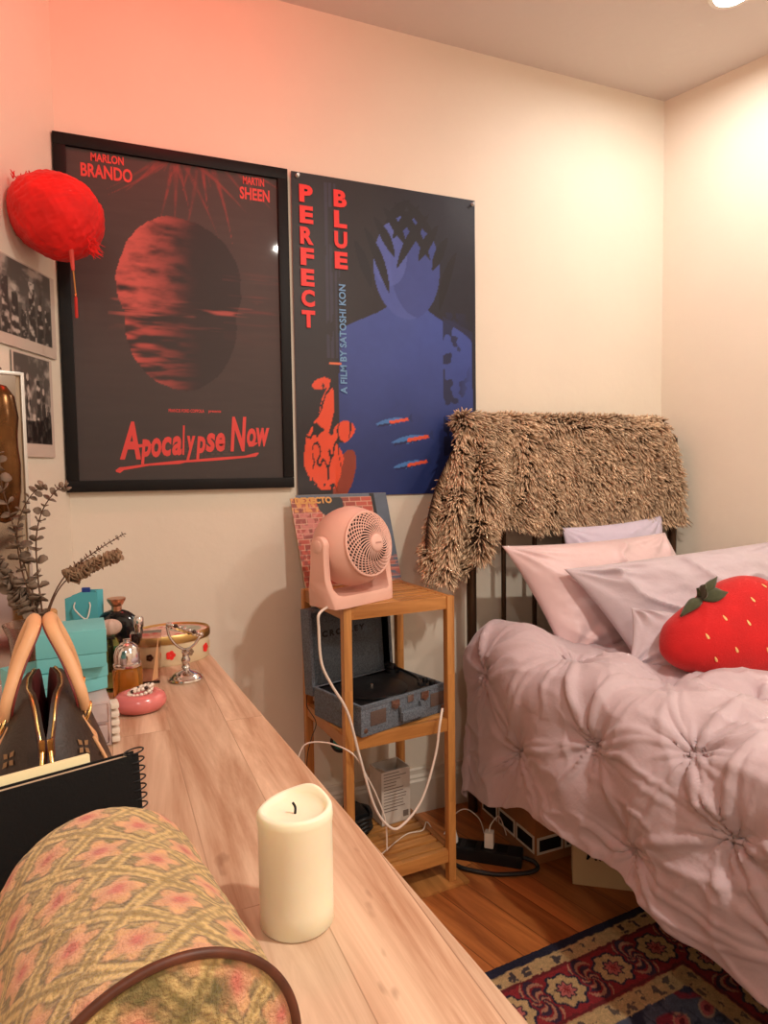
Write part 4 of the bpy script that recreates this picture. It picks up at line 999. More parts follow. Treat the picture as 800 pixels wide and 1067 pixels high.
# ------------------------------------------------------------------ suitcase record player on the middle tier
tz = BH+TZ[1]+.0008
tp = thing('record_player', 'open suitcase record player in blue grey denim vinyl on the shelf middle tier', 'record player', (.677, 1.668, BH+TZ[1]+.0008), math.radians(16.5))
w_, d_, h_ = .288, .212, .080
m2 = MB(); m2.box((0, 0, .035), (w_, d_, .070), .006)
m2.build('case_bottom', M['ttgrey'], tp, 40)
m2 = MB(); m2.box((0, -d_/2+.004, .0745), (w_, .008, .010), .002); m2.box((0, d_/2-.004, .0745), (w_, .008, .010), .002); m2.box((-w_/2+.004, 0, .0745), (.008, d_-.016, .010), .002); m2.box((w_/2-.004, 0, .0745), (.008, d_-.016, .010), .002); m2.build('case_rim', M['ttgrey'], tp, 40)
m2 = MB(); m2.box((0, 0, .0725), (w_-.018, d_-.018, .005), .001); m2.build('deck', M['black'], tp, 40)
m2 = MB(); m2.lathe([(0, .0752), (.094, .0752), (.096, .077), (.096, .080), (.094, .0815), (.020, .082), (0, .082)], (-.028, -.002, 0), n=56); pl_ = m2.build('platter', M['black'], tp, 40)
m2 = MB(); m2.lathe([(.0035, .082), (.0035, .088), (.001, .090), (0, .09)], (-.028, -.002, 0), n=12); m2.build('spindle', M['chrome'], pl_, 40)
m2 = MB(); m2.tube([(.112, .078, .092), (.106, .02, .093), (.098, -.040, .090), (.082, -.072, .087)], .0035, 8); m2.box((.078, -.080, .085), (.012, .022, .008), .002, rz=-.5)
m2.lathe([(.020, .0752), (.020, .086), (.012, .088), (.010, .098), (0, .098)], (.112, .078, 0), n=24); m2.cyl((.113, .085, .092), (.117, .108, .091), .008, n=14); m2.build('tonearm', M['black'], tp, 40)
for (x, y, r) in ((.118, -.085, .009), (.118, -.055, .007)):
    m2 = MB(); m2.lathe([(r, .0752), (r, .086), (r*.8, .088), (0, .088)], (x, y, 0), n=20); m2.build('control_knob', M['black'], tp, 40)
# lid: a shallow tray standing open behind, leaning back a little
Tl = Matrix.Translation((0, d_/2+.010, .050)) @ Matrix.Rotation(math.radians(-4), 4, 'X')
def lb(mb, c, d, bev=.003): return mb.box(Tl @ Vector(c), d, bev, M=Tl.to_3x3().to_4x4())
m2 = MB(); lb(m2, (0, .030, .118), (w_, .008, .236)); lb(m2, (-w_/2+.005, .012, .118), (.010, .036, .236)); lb(m2, (w_/2-.005, .012, .118), (.010, .036, .236)); lb(m2, (0, .012, .231), (w_-.02, .036, .010)); lb(m2, (0, .012, .005), (w_-.02, .036, .010)); lid = m2.build('lid', M['ttgrey'], tp, 40)
m2 = MB(); lb(m2, (-.012, .024, .118), (w_-.046, .004, .212), .001); m2.build('lid_panel', M['ttlid'], lid, 40)
m2 = text('CROSLEY', '', None, None, Tl @ frame_on((-.085, .0213, .148), (1, 0, 0), (0, 0, 1)), .150, .018, .05, spacing=1.5); m2.build('lettering', M['black'], lid, 0)
for sx in (-.078, .050): m2 = MB(); m2.box((sx, d_/2+.003, .068), (.030, .010, .016), .002); m2.build('hinge', M['chromesat'], tp, 40)
# front hardware
m2 = MB(); m2.box((.017, -d_/2-.012, .028), (.082, .016, .026), .011); m2.box((-.018, -d_/2-.007, .045), (.012, .012, .016), .003); m2.box((.052, -d_/2-.007, .045), (.012, .012, .016), .003); m2.build('carry_handle', M['ttgrey'], tp, 60)
for x in (-.034, .068):
    m2 = MB(); m2.box((x, -d_/2-.002, .064), (.026, .005, .018), .0015); m2.box((x, -d_/2-.005, .058), (.012, .004, .014), .001); m2.build('latch', M['rosemetal'], tp, 40)
m2 = MB(); m2.box((.017, -d_/2-.0015, .066), (.020, .004, .018), .001); m2.build('catch_plate', M['chromesat'], tp, 40)
for (x, s_) in ((-.090, 1), (.115, 1)):
    m2 = MB(); m2.box((x, -d_/2-.0008, .042), (.050, .0016, .036), .0006); m2.build('speaker_panel', mat('taupe speaker grille', srgb(98, 80, 72), .7, var=.3, vscale=500), tp, 40)
for x in (-.130, .135):
    m2 = MB(); m2.lathe([(.006, 0), (.006, .002), (.003, .003), (0, .003)], (x, -d_/2, .016), (0, -1, 0), 16); m2.build('corner_stud', M['rosemetal'], tp, 40)

# bottom tier: open carton, coiled black cable
t = thing('open_carton', 'open white printed carton standing on the bottom tier of the bamboo shelf', 'carton', tuple(sh(.075, .075, TZ[2]+.0008)), math.radians(6))
cw, cd, ch_ = .095, .075, .158; m2 = MB()
m2.box((0, 0, .001), (cw, cd, .002)); m2.box((0, -cd/2+.001, ch_/2), (cw, .002, ch_)); m2.box((0, cd/2-.001, ch_/2), (cw, .002, ch_)); m2.box((-cw/2+.001, 0, ch_/2), (.002, cd-.004, ch_)); m2.box((cw/2-.001, 0, ch_/2), (.002, cd-.004, ch_)); m2.build('carton_body', M['carton'], t, 0)
m2 = MB()
for k in range(13):
    L_ = random.uniform(.04, .075); m2.box((-.040+L_/2, -cd/2-.0004, .040+k*.0092), (L_, .0008, .0022))
m2.box((.032, -cd/2-.0004, .022), (.018, .0008, .018)); m2.build('printed_lines', mat('grey print', srgb(120, 108, 100), .7), t, 0)
m2 = MB(); m2.box((-.02, .0, ch_-.02), (.03, .05, .004), .001, M=Matrix.Rotation(.5, 4, 'Y')); m2.build('inner_flap', M['papergrey'], t, 0)
t = thing('coiled_cable', 'black cable coil on the bottom tier beside the open carton', 'cable', tuple(sh(-.045, .045, TZ[2]+.0008)), 0)
pts = []
for k in range(70): a = k*.42; pts.append((.036*math.cos(a)*(1+.08*math.sin(k)), .050*math.sin(a), .012+.055*(k/70)+.004*math.sin(k*1.7)))
m2 = MB(); m2.tube(pts, .0055, 8, sub=3); m2.build('coil', M['blackcable'], t, 60)
m2 = MB(); m2.box((0, 0, .035), (.05, .07, .065), .012); m2.build('adapter', M['black'], t, 40)
# iridescent disc hanging beside the shelf
dp = sh(-SW/2+.030, -.055, .405)
t = thing('iridescent_disc', 'round black disc with a teal sheen hanging under the shelf middle tier', 'disc', tuple(dp-Vector((0, 0, .03))))
m2 = MB(); m2.lathe([(0, -.002), (.028, -.002), (.030, 0), (.028, .002), (0, .002)], (0, 0, .03), Vector((-.2, -1, .15)), 40); m2.build('disc_rim', M['black'], t, 40)
mt = mat('iridescent teal film', (.05, .30, .28), .2, .5, var=.9, vscale=40)
m2 = MB(); m2.lathe([(.022, 0), (.022, .0006), (0, .0008)], Vector((0, 0, .03))+Vector((-.2, -1, .15)).normalized()*.002, Vector((-.2, -1, .15)), 32); m2.build('film', mt, t, 40)
m2 = MB(); m2.tube([(0, 0, .058), (0, .002, .066), (-.004, .008, .074)], .0012, 6); m2.build('hanging_loop', M['blackcable'], t, 60)

# cables on the shelf front
def cable(name, lab, pts, r, m, cat='cable'):
    mb = MB(); mb.tube(pts, r, 8, sub=8); o = mb.build(name, m, None, 60); return tag(o, lab, cat)
yc = 1.510
cable('fan_cord', 'white fan cord looping down the front of the bamboo shelf', [(.500, 1.545, .794), (.462, yc, .785), (.460, yc, .75), (.465, yc, .668), (.488, yc, .612), (.528, yc-.002, .537), (.559, yc, .417), (.595, yc, .288), (.633, yc, .228), (.667, yc, .221), (.727, yc+.005, .273), (.770, yc+.01, .379), (.785, 1.522, .46), (.800, 1.535, .497)], .0034, M['whitecable'])
cable('thin_white_cord', 'thin white cord bowing out left beneath the middle tier', [(.425, 1.60, .40), (.446, 1.60, .437), (.489, 1.57, .446), (.528, 1.518, .440), (.556, 1.515, .41), (.580, 1.518, .362), (.606, 1.520, .306), (.628, 1.520, .238), (.632, 1.522, .16)], .0020, M['whitecable'])
cable('phone_charging_cord', 'thin white cord lying over the slats of the bottom tier', [(.640, 1.60, BH+.0905), (.709, 1.646, BH+.0905), (.759, 1.672, BH+.0905), (.802, 1.668, BH+.092), (.832, 1.70, BH+.0945), (.862, 1.72, .06), (.90, 1.74, .012)], .0016, M['whitecable'])
cable('thin_black_cord', 'thin black cord bowed beside the back left shelf post', [(.508, 1.79, .5), (.498, 1.76, .475), (.505, 1.70, .45), (.480, 1.66, .425), (.468, 1.66, .38), (.470, 1.68, .3)], .0012, M['blackcable'])

# ------------------------------------------------------------------ floor things by the bed
t = thing('power_strip', 'black power strip lying on the floor between shelf and cardboard box', 'power strip', (.975, 1.625, 0), math.radians(-40))
m2 = MB(); m2.box((0, 0, .018), (.225, .058, .036), .006); m2.build('strip_body', M['black'], t, 40)
for k in range(4):
    m2 = MB(); m2.box((-.08+.045*k, 0, .0366), (.030, .036, .0014), .0005); m2.build('socket', M['blackmatte'], t, 40)
tt_ = wm(t)
for (x, lab, hh) in ((.018, 'white charger plug on the black power strip nearest the box', .045), (-.088, 'white plug on the black power strip nearest the shelf', .036)):
    p = thing('charger_plug', lab, 'plug', tuple(tt_ @ Vector((x, 0, .0376))), math.radians(-40), 'white plugs on the power strip')
    if x > 0: MB().box((0, 0, hh/2), (.026, .026, hh), .004).build('plug_body', M['white'], p, 40)
    else: MB().lathe([(.015, 0), (.015, .010), (.007, hh), (0, hh)], n=16).build('plug_body', M['white'], p, 40)
    q = MB(); q.tube([(0, 0, hh-.002), (.004, .006, hh+.018), (.02, .05, hh+.022), (.03, .09, hh-.03), (.035, .11, -.02)] if x > 0 else [(0, 0, hh-.002), (.0, .004, hh+.05), (-.012, .02, hh+.11), (-.016, .05, hh+.05), (-.01, .09, -.02)], .0018, 6); q.build('plug_cord', M['whitecable'], p, 60)
cable('black_power_cord', 'thick black power cord looping on the floor by the shelf', [(.885, 1.70, .016), (.872, 1.655, .008), (.885, 1.605, .008), (.912, 1.572, .008), (.960, 1.532, .008), (1.010, 1.512, .008), (1.052, 1.502, .008), (1.078, 1.505, .012), (1.078, 1.522, .02), (1.062, 1.548, .022)], .0060, M['blackcable'])
cable('white_loop_cord', 'white cord looping above the floor behind the power strip', [(.93, 1.78, .0025), (.965, 1.785, .05), (1.0, 1.77, .072), (1.03, 1.74, .05), (1.045, 1.735, .0025)], .0018, M['whitecable'])

t = thing('cardboard_box', 'brown cardboard box with black and white tape labels under the bed head', 'cardboard box', (1.235, 1.683, 0))
m2 = MB(); m2.box((0, 0, .085), (.29, .30, .17), .002); m2.build('box_body', M['card'], t, 35)
def label(x0, x1, z0, z1, face):
    m2 = MB(); m3 = MB()
    if face == 'f': m2.box(((x0+x1)/2, -.1505, (z0+z1)/2), (x1-x0, .001, z1-z0)); m3.box(((x0+x1)/2, -.1512, (z0+z1)/2), ((x1-x0)-.016, .0008, (z1-z0)-.016))
    else: m2.box((-.1455, (x0+x1)/2, (z0+z1)/2), (.001, x1-x0, z1-z0)); m3.box((-.1462, (x0+x1)/2, (z0+z1)/2), (.0008, (x1-x0)-.016, (z1-z0)-.016))
    l = m2.build('tape_label', M['tapew'], t, 0); m3.build('black_panel', M['blackmatte'], l, 0)
label(-.140, -.05, .028, .078, 'f'); label(-.045, .06, .028, .078, 'f')
for k in range(3): label(-.145+.096*k, -.055+.096*k, .030, .082, 's')
m2 = MB(); m2.box((-.005, -.168, .055), (.045, .002, .060), .0005, M=Matrix.Rotation(math.radians(-35), 4, 'X') @ Matrix.Rotation(math.radians(22), 4, 'Y')); m2.build('loose_tape_flap', M['tapew'], t, 0)
t = thing('paper_bag', 'cream paper shopping bag with black script under the bed', 'paper bag', (1.258, 1.392, 0), math.radians(-36))
m2 = MB(); g0 = [(-.12, -.05), (.12, -.05), (.12, .0), (.12, .05), (-.12, .05), (-.12, 0)]
v = [(x, y, 0) for x, y in g0]+[(x*(.96 if abs(y) < .01 else 1), y*.7, .205) for x, y in g0]
m2.add(v, [(5, 4, 3, 2, 1, 0)]+[(i, (i+1) % 6, 6+(i+1) % 6, 6+i) for i in range(6)]); o = m2.build('bag_body', M['bagpaper'], t, 0); sd_ = o.modifiers.new('solid', 'SOLIDIFY'); sd_.thickness = .001
text('Maison', '', None, None, frame_on((-.085, -.0465, .070), (1, 0, 0), (0, .0732, 1)), .12, .044, .01, .35).build('script_lettering', M['blackmatte'], t, 0)

# ------------------------------------------------------------------ rug
ra = math.radians(4.4); rcx, rcy = 1.335, 1.278   # its far right corner
rW, rL = 1.10, 1.55
t = thing('persian_rug', 'red and navy oriental rug on the oak floor beside the bed', 'rug', (rcx-.55, rcy-.8, 0), ra)
nx, ny = 360, 500
sg, tg = np.meshgrid(np.linspace(0, rW, nx), np.linspace(0, rL, ny), indexing='ij')    # metres from the right edge, from the far edge
def rugp(s, q):
    e = np.minimum(np.minimum(s, rW-s), np.minimum(q, rL-q))      # distance from the nearest edge
    al = np.where(np.minimum(s, rW-s) < np.minimum(q, rL-q), q, s)      # run along that edge
    wb = .004*fbm(s, q, 60, 2, 1); e2 = e+wb
    c = full(s.shape, lin((30, 32, 58)))
    ivory = lin((206, 174, 124)); red = lin((152, 38, 46)); navy = lin((34, 36, 62))
    c = mixc(c, ivory, sst(.024, .027, e2))
    sp = (np.sin(al*150)+np.sin(al*61+1)*.7+3*fbm(s, q, 90, 2, 4) > 1.2)*(e2 > .032)*(e2 < .058); c = mixc(c, navy, sp*.9)
    c = mixc(c, red, (sst(.062, .066, e2))*1.)
    c = mixc(c, lin((110, 30, 36)), ((e2 > .062)*(e2 < .07))*1.)
    # main border: rosettes joined by curling leaves
    per = .135; ph = (al % per)/per-.5; d1 = np.hypot(ph*per, (e-.125))
    ros = d1+.004*np.cos(8*np.arctan2(e-.125, ph*per))
    c = mixc(c, navy, (ros < .046)*1.); c = mixc(c, ivory, (ros < .040)*1.); c = mixc(c, navy, (ros < .022)*1.); c = mixc(c, lin((200, 110, 104)), (ros < .017)*1.); c = mixc(c, red, (ros < .007)*1.)
    ph2 = ((al+per/2) % per)/per-.5; d2 = np.hypot(ph2*per*1.7, (e-.125))
    cur = (abs(np.sin(d2*120+3*np.arctan2(e-.125, ph2*per))) > .72)*(d2 < .06)*(ros > .05); c = mixc(c, navy, cur*.9)
    cur = (abs(np.sin(d2*120+1.2+3*np.arctan2(e-.125, ph2*per))) > .86)*(d2 < .06)*(ros > .05); c = mixc(c, lin((200, 150, 120)), cur*.8)
    c = mixc(c, lin((110, 30, 36)), ((e2 > .182)*(e2 < .190))*1.)
    c = mixc(c, ivory, sst(.190, .194, e2)*1.)
    sp = (np.sin(al*150)+np.sin(al*47+2)*.7+3*fbm(s, q, 90, 2, 8) > 1.3)*(e2 > .198)*(e2 < .232); c = mixc(c, navy, sp*.8)
    fld = e2 > .238
    f_ = full(s.shape, lin((86, 92, 112))); n1 = fbm(s, q, 9, 3, 3)
    f_ = mixc(f_, lin((146, 44, 64)), sst(.0, .08, n1)); f_ = mixc(f_, lin((40, 42, 70)), sst(.2, .26, abs(n1))*(fbm(s, q, 24, 2, 7) > -.1))
    g = np.hypot(((s+.02*np.sin(q*30)) % .075)-.037, (q % .085)-.042); f_ = mixc(f_, lin((190, 96, 96)), (g < .017)*1.); f_ = mixc(f_, lin((120, 30, 44)), (g < .008)*1.); f_ = mixc(f_, lin((200, 160, 130)), (abs(g-.019) < .0025)*.7)
    f_ = mixc(f_, lin((36, 38, 66)), (abs(fbm(s, q, 22, 2, 12)) < .06)*.7)
    c = np.where(fld[..., None], f_, c)
    return c*(1+.22*fbm(s, q, 160, 2, 20))[..., None]
hz = .010+.0018*fbm(sg, tg, 220, 2, 9); edge = np.minimum(np.minimum(sg, rW-sg), np.minimum(tg, rL-tg)); hz = np.where(edge < .003, .0005, hz)
wx = rcx-np.cos(ra)*sg+np.sin(ra)*tg; wy = rcy-np.sin(ra)*sg-np.cos(ra)*tg
mb = MB(); mb.grid(np.stack([wx, wy, hz], -1)); mb.build('pile', M['pile'], t, 180, True, np.clip(rugp(sg, tg), 0, 1).reshape(-1, 3))

# ------------------------------------------------------------------ bed frame with headboard
bx0, bx1, by1, by0 = 1.085, 1.935, 1.872, -.10
t = thing('metal_bed_frame', 'dark bronze metal bed frame with barred headboard against the back wall', 'bed', ((bx0+bx1)/2, .9, 0))
for x in (bx0, bx1): MB().cyl((x, by1, 0), (x, by1, 1.225), .016, n=16).build('headboard_post', M['bedmetal'], t, 60, True)
MB().cyl((bx0, by1, 1.225), (bx1, by1, 1.225), .014, n=16).build('headboard_rail', M['bedmetal'], t, 60, True)
MB().cyl((bx0, by1, .40), (bx1, by1, .40), .012, n=16).build('headboard_rail', M['bedmetal'], t, 60, True)
for k in range(1, 7):
    x = bx0+(bx1-bx0)*k/7; MB().cyl((x, by1, .40), (x, by1, 1.225), .008, n=12).build('headboard_bar', M['bedmetal'], t, 60, True)
for x in (bx0, bx1):
    MB().box((x, (by0+by1)/2, .285), (.03, by1-by0, .04), .003).build('side_rail', M['bedmetal'], t, 35, True)
    MB().cyl((x, by0, .013), (x, by0, .305), .016, n=16).build('foot_leg', M['bedmetal'], t, 60, True)
for k in range(9):
    y = by0+.1+(by1-by0-.2)*k/8; MB().box(((bx0+bx1)/2, y, .298), (bx1-bx0-.032, .06, .012)).build('bed_slat', M['bedmetal'], t, 0, True)
m2 = MB(); m2.box(((bx0+bx1)/2, (by0+by1)/2-.012, .4275), (bx1-bx0-.02, by1-by0-.05, .243), .04); tag(m2.build('mattress', M['mattress'], None, 60), 'pale mattress on the metal bed frame under the mauve comforter', 'mattress')

# ------------------------------------------------------------------ comforter with pinch pleats
xe, ye, zt = 1.10, 1.70, .605          # where it turns over the left side / head end, and its top
rr0 = .095
def drape(t_):
    """how far out and how far down after t metres of cloth past the turn"""
    a = np.clip(t_/rr0, 0, PI/2); out = rr0*np.sin(a); dn = rr0*(1-np.cos(a)); ex = np.clip(t_-rr0*PI/2, 0, None)
    return out+ex*.10-.03*np.clip(ex-.2, 0, None), dn+ex*.985
NPX, NQ = 240, 470
p = np.concatenate([np.linspace(1.93, 1.16, 90), np.linspace(1.155, xe-.475, 150)]); q = np.linspace(-.12, ye+.20, NQ)
Pg, Qg = np.meshgrid(p, q, indexing='ij')
hemv = .402+.014*fbm(Qg, Qg*0, 5, 2, 3)+.035*sst(1.1, .8, Qg)+.095*sst(1.36, 1.60, Qg)          # hem length varies
tx = np.clip(xe-Pg, 0, None)*(hemv/.475)
ty = np.clip(Qg-ye, 0, None)
hyp = np.hypot(tx, ty)+1e-9
o_, dn = drape(hyp)
X = np.where(Pg > xe, Pg, xe-o_*tx/hyp); Y = np.where(Qg < ye, Qg, ye+o_*ty/hyp*.55)
Zc = zt-dn
puff = .058*np.exp(-((Qg-1.62)/.15)**2)*np.exp(-((Pg-1.06)/.12)**2)-.02*np.exp(-((Qg-1.5)/.2)**2)*np.exp(-((Pg-1.32)/.14)**2)+.012*fbm(Pg, Qg, 4.2, 2, 5)
# foot end of the view: it slumps lower over the side
Zc = Zc+.0
G = np.stack([X, Y, Zc], -1)
def normals(G):
    du = np.gradient(G, axis=0); dv = np.gradient(G, axis=1); n = np.cross(du, dv); n /= np.linalg.norm(n, axis=-1, keepdims=True)+1e-12
    return n
n = normals(G)
if n[20, 100, 2] < 0: n = -n
def t_of(z): return rr0*PI/2+(zt-rr0-z)/.985
cl = lambda y, z: (xe-t_of(z), y)
pins = [cl(1.49, .345), cl(1.19, .465), cl(.925, .585-.02), cl(1.045, .268), cl(.815, .45), cl(.66, .30), cl(.55, .56), cl(.42, .42), cl(.25, .3), cl(.15, .5),
        (.985, 1.615), (1.115, 1.40), (1.215, 1.17), (1.29, 1.0), (1.19, .78), (1.36, .70), (1.24, .45), (1.42, .42), (1.5, .62), (1.2, .12), (1.45, .12), (1.62, .35), (1.66, .85), (1.55, 1.02)]
disp = np.zeros_like(Pg)
for k, (a, b2) in enumerate(pins):
    dx = Pg-a; dy = Qg-b2; r = np.hypot(dx, dy); th = np.arctan2(dy, dx)
    w1 = fbm(dx, dy, 9, 2, k)
    nf_ = 7+(k % 3)
    rid = (1-abs(np.sin(th*nf_/2+k*1.3+1.2*w1)))**2.2
    disp += (rid-.33)*.019*np.exp(-(r/.060)**1.3)*sst(0, .010, r)
    disp -= .024*np.exp(-(r/.045)**1.1)
    cr_ = np.exp(-(np.abs(dy+.15*dx)/.0045)**1.5)*np.exp(-(dx/.035)**2)*sst(0, .006, r); disp += .007*cr_
    cr_ = np.exp(-(np.abs(dx-.2*dy)/.0045)**1.5)*np.exp(-(dy/.03)**2)*sst(0, .006, r); disp += .006*cr_
    disp += .012*np.exp(-((r-.13)/.07)**2)
    rid2 = (1-abs(np.sin(th*1.5+k*2.1+.8*w1)))**5; disp += rid2*.016*np.exp(-(r/.16)**2)*sst(.012, .05, r)
rr_ = np.random.default_rng(3)
for i in range(len(pins)):
    for j in range(i+1, len(pins)):
        A_ = np.array(pins[i]); B_ = np.array(pins[j]); L2 = np.linalg.norm(B_-A_)
        if L2 > .40: continue
        d_ = (B_-A_)/L2; sl = ((Pg-A_[0])*d_[0]+(Qg-A_[1])*d_[1])/L2; lat = (Pg-A_[0])*-d_[1]+(Qg-A_[1])*d_[0]
        for q_ in range(2):
            off = rr_.uniform(-.03, .03); amp = rr_.uniform(.003, .009); wd_ = rr_.uniform(.006, .011)
            bend = lat-off*np.sin(PI*np.clip(sl, 0, 1))-.012*fbm(Pg, Qg, 9, 2, i*7+j+q_)
            disp += amp*np.exp(-np.abs(bend/wd_)**1.5)*sst(.02, .18, sl)*sst(.98, .75, sl)
ridn = 1-abs(fbm(Pg*.9+.15*fbm(Pg, Qg, 5, 2, 4), Qg*1.0, 7.5, 2, 11))*2.2; disp += .006*np.clip(ridn, 0, 1)**3
ridn = 1-abs(fbm(Pg*1.0+.35*Qg, Qg*.55-.3*Pg, 9, 2, 31))*2.4; disp += .006*np.clip(ridn, 0, 1)**3
disp += .0010*fbm(Pg, Qg, 30, 2, 6)
side = sst(0, .25, tx); disp += side*.018*np.sin(Qg*15+2.5*fbm(Qg, Pg, 3, 2, 9))*sst(.12, .42, tx)
disp += puff
edge = sst(1.93, 1.80, Pg); disp *= edge*.999+.001
G2 = G+n*disp[..., None]
G2[..., 2] = np.where((Pg > xe)&(Qg < ye), np.maximum(G2[..., 2], .566), G2[..., 2])
mb = MB(); mb.grid(G2); t = mb.build('comforter', M['comforter'], None, 180)
sd_ = t.modifiers.new('solid', 'SOLIDIFY'); sd_.thickness = .006; sd_.offset = -1
tag(t, 'dusty mauve comforter with pinched pleats draped over the bed side', 'comforter')

# ------------------------------------------------------------------ pillows
def pillow(name, lab, cat, mtl, c, wdt, hgt, th, X_, Y_, seed, wr=.008, corner=.06, sag=None, grp=None, piped=False):
    """X_ along the width, Y_ along the height; the pillow faces X_ x Y_"""
    X_ = Vector(X_).normalized(); Y_ = Vector(Y_).normalized(); N_ = X_.cross(Y_).normalized()
    n = 110; u, v = np.meshgrid(np.linspace(-1, 1, n), np.linspace(-1, 1, n), indexing='ij')
    prof = np.clip(1-np.abs(u)**2.6, 0, 1)**.62*np.clip(1-np.abs(v)**2.6, 0, 1)**.62
    pin = 1-corner*(1-np.abs(v)**2)*np.abs(u)**3; pin2 = 1-corner*(1-np.abs(u)**2)*np.abs(v)**3
    xu = u*wdt/2*pin; yv = v*hgt/2*pin2
    uu = u*wdt*6; vv = v*hgt*6; rad_ = 1-abs(fbm(uu*.8+vv*.5, vv*.7-uu*.35, .55, 2, seed))*2.4; wrk = wr*np.clip(rad_, 0, 1)**3*1.3+wr*.8*fbm(uu, vv, .9, 2, seed+1)+wr*.12*fbm(uu, vv, 4, 2, seed+2)
    ed = (1-np.maximum(abs(u), abs(v)))
    # gathers radiating from the corners
    for (cu, cv) in ((-1, -1), (1, -1), (-1, 1), (1, 1)):
        r = np.hypot(u-cu, v-cv); th_ = np.arctan2(v-cv, u-cu); wrk = wrk+wr*.9*np.cos(th_*14+seed)*np.exp(-(r/.5)**2)
    m = MB(); f1 = prof*th/2+wrk*sst(0, .25, ed); f2 = -prof*th/2-wrk*.3*sst(0, .25, ed)
    sg_ = sag(u, v) if sag else 0
    base = np.array(c)
    def emb(ff): return base+np.array(X_)*xu[..., None]+np.array(Y_)*yv[..., None]+np.array(N_)*(ff+sg_)[..., None]
    m.grid(emb(f1)); m.grid(emb(f2), flip=True)
    o = m.build(name, mtl, None, 180); return tag(o, lab, cat, grp)
pillow('pillow', 'lavender pillow upright at the headboard behind the pink satin pillow', 'pillow', M['lavender'], (1.600, 1.775, .775), .44, .33, .09, (1, .03, .05), (-.03, .12, 1), 3, .006)
pillow('pillow', 'pink satin pillow leaning on the headboard, its corner pointing left', 'pillow', M['satin'], (1.478, 1.640, .728), .62, .385, .15, (.99, -.04, .02), (-.34, .34, .86), 9, .013)
pillow('pillow', 'lilac cotton pillow slumped behind the red strawberry cushion', 'pillow', M['lilac'], (1.650, 1.405, .722), .74, .37, .15, (.97, -.18, .08), (-.36, .52, .80), 15, .019, sag=lambda u, v: -.02*u*u)
# fold of lilac pillowcase under the strawberry
pillow('pillowcase_flap', 'loose lilac pillowcase fold tucked left of the red strawberry cushion', 'pillowcase', M['lilac'], (1.345, 1.272, .672), .25, .17, .06, (.85, -.42, -.10), (.42, .4, .75), 27, .013)

# ------------------------------------------------------------------ strawberry cushion
sX = Vector((.95, -.26, 0)).normalized(); sY = Vector((.08, .34, .93)); sY = (sY-sX*sY.dot(sX)).normalized(); sN = sX.cross(sY)
sc = Vector((1.435, 1.165, .705))
t = thing('strawberry_cushion', 'red plush strawberry cushion with green leaf lying on the bed', 'cushion', tuple(sc-Vector((0, 0, .12))))
out = [(-.215, -.015), (-.195, .035), (-.14, .075), (-.09, .105), (-.03, .135), (.035, .148), (.085, .135), (.13, .095), (.17, .03), (.215, -.04), (.235, -.085), (.215, -.120), (.15, -.128), (.06, -.120), (-.03, -.108), (-.11, -.095), (-.175, -.072), (-.207, -.045)]
pts = []
no = len(out)
for i in range(no):
    a, b2, c, d = [Vector((*out[(i+k-1) % no], 0)) for k in range(4)]
    for k in range(6):
        s = k/6; pts.append(.5*((2*b2)+(-a+c)*s+(2*a-5*b2+4*c-d)*s*s+(-a+3*b2-3*c+d)*s**3))
ctr = Vector((.0, -.005, 0)); nr = 26; npt = len(pts)
def sb(side):
    g = np.zeros((nr, npt+1, 3))
    for i in range(nr):
        s = i/(nr-1); th_ = .088*(1-s**2.4)**.55
        for j in range(npt+1):
            e_ = pts[j % npt]; q_ = ctr+(e_-ctr)*s; wv = 0
            g[i, j] = sc+sX*q_.x+sY*q_.y+sN*(side*th_+wv*side*.4)
    return g
m2 = MB(); m2.grid(sb(1)); m2.grid(sb(-1), flip=True); m2.build('plush_body', M['plush'], t, 180, True)
seeds = [(-.135, -.005), (-.12, -.058), (-.085, .035), (-.075, -.04), (-.035, .02), (-.04, -.088), (-.005, .075), (.0, -.045), (.025, .03), (.035, -.095), (.045, .11), (.065, -.02), (.075, .065), (.09, -.085), (.11, .02), (.12, -.045), (.14, -.1), (.165, -.03), (.095, .105)]
def front(x, y):     # height of the plush surface there
    d_ = Vector((x, y, 0))-ctr; an = math.atan2(d_.y, d_.x)
    best = min(pts, key=lambda e: abs(((math.atan2((e-ctr).y, (e-ctr).x)-an+PI) % (2*PI))-PI)); s = min(d_.length/(best-ctr).length, .99)
    return .088*(1-s**2.4)**.55
for (x, y) in seeds:
    p_ = sc+sX*x+sY*y+sN*(front(x, y)+.0005); gx = (front(x+.004, y)-front(x-.004, y))/.008; gy = (front(x, y+.004)-front(x, y-.004))/.008
    nn_ = (sN-sX*gx-sY*gy).normalized(); dd = (sX*.35-sY*.9); dd = (dd-nn_*dd.dot(nn_)).normalized(); ww = nn_.cross(dd)
    m2 = MB(); v = [p_+dd*(.0075*math.cos(a))+ww*(.0028*math.sin(a)*(1+.35*math.cos(a)))+nn_*(.0002) for a in np.linspace(0, 2*PI, 14, endpoint=False)]+[p_+nn_*.0022]
    m2.add(v, [(14, i, (i+1) % 14) for i in range(14)]); m2.build('seed', M['seed'], t, 60, True)
def leafm(base, d, L_, wd, up_, curl):
    d = d.normalized(); s_ = up_.cross(d).normalized(); nu_ = 12; g = np.zeros((nu_+1, 7, 3))
    for i in range(nu_+1):
        s = i/nu_
        for j in range(7):
            w2 = (j-3)/3; hw = wd*math.sin(PI*min(max(s, .02), .985)**.75)
            g[i, j] = base+d*(L_*s)+s_*(hw*w2)+up_*(curl*math.sin(PI*s)+.006*(1-abs(w2)))
    return g
kb = sc+sX*(-.108)+sY*.088+sN*.030
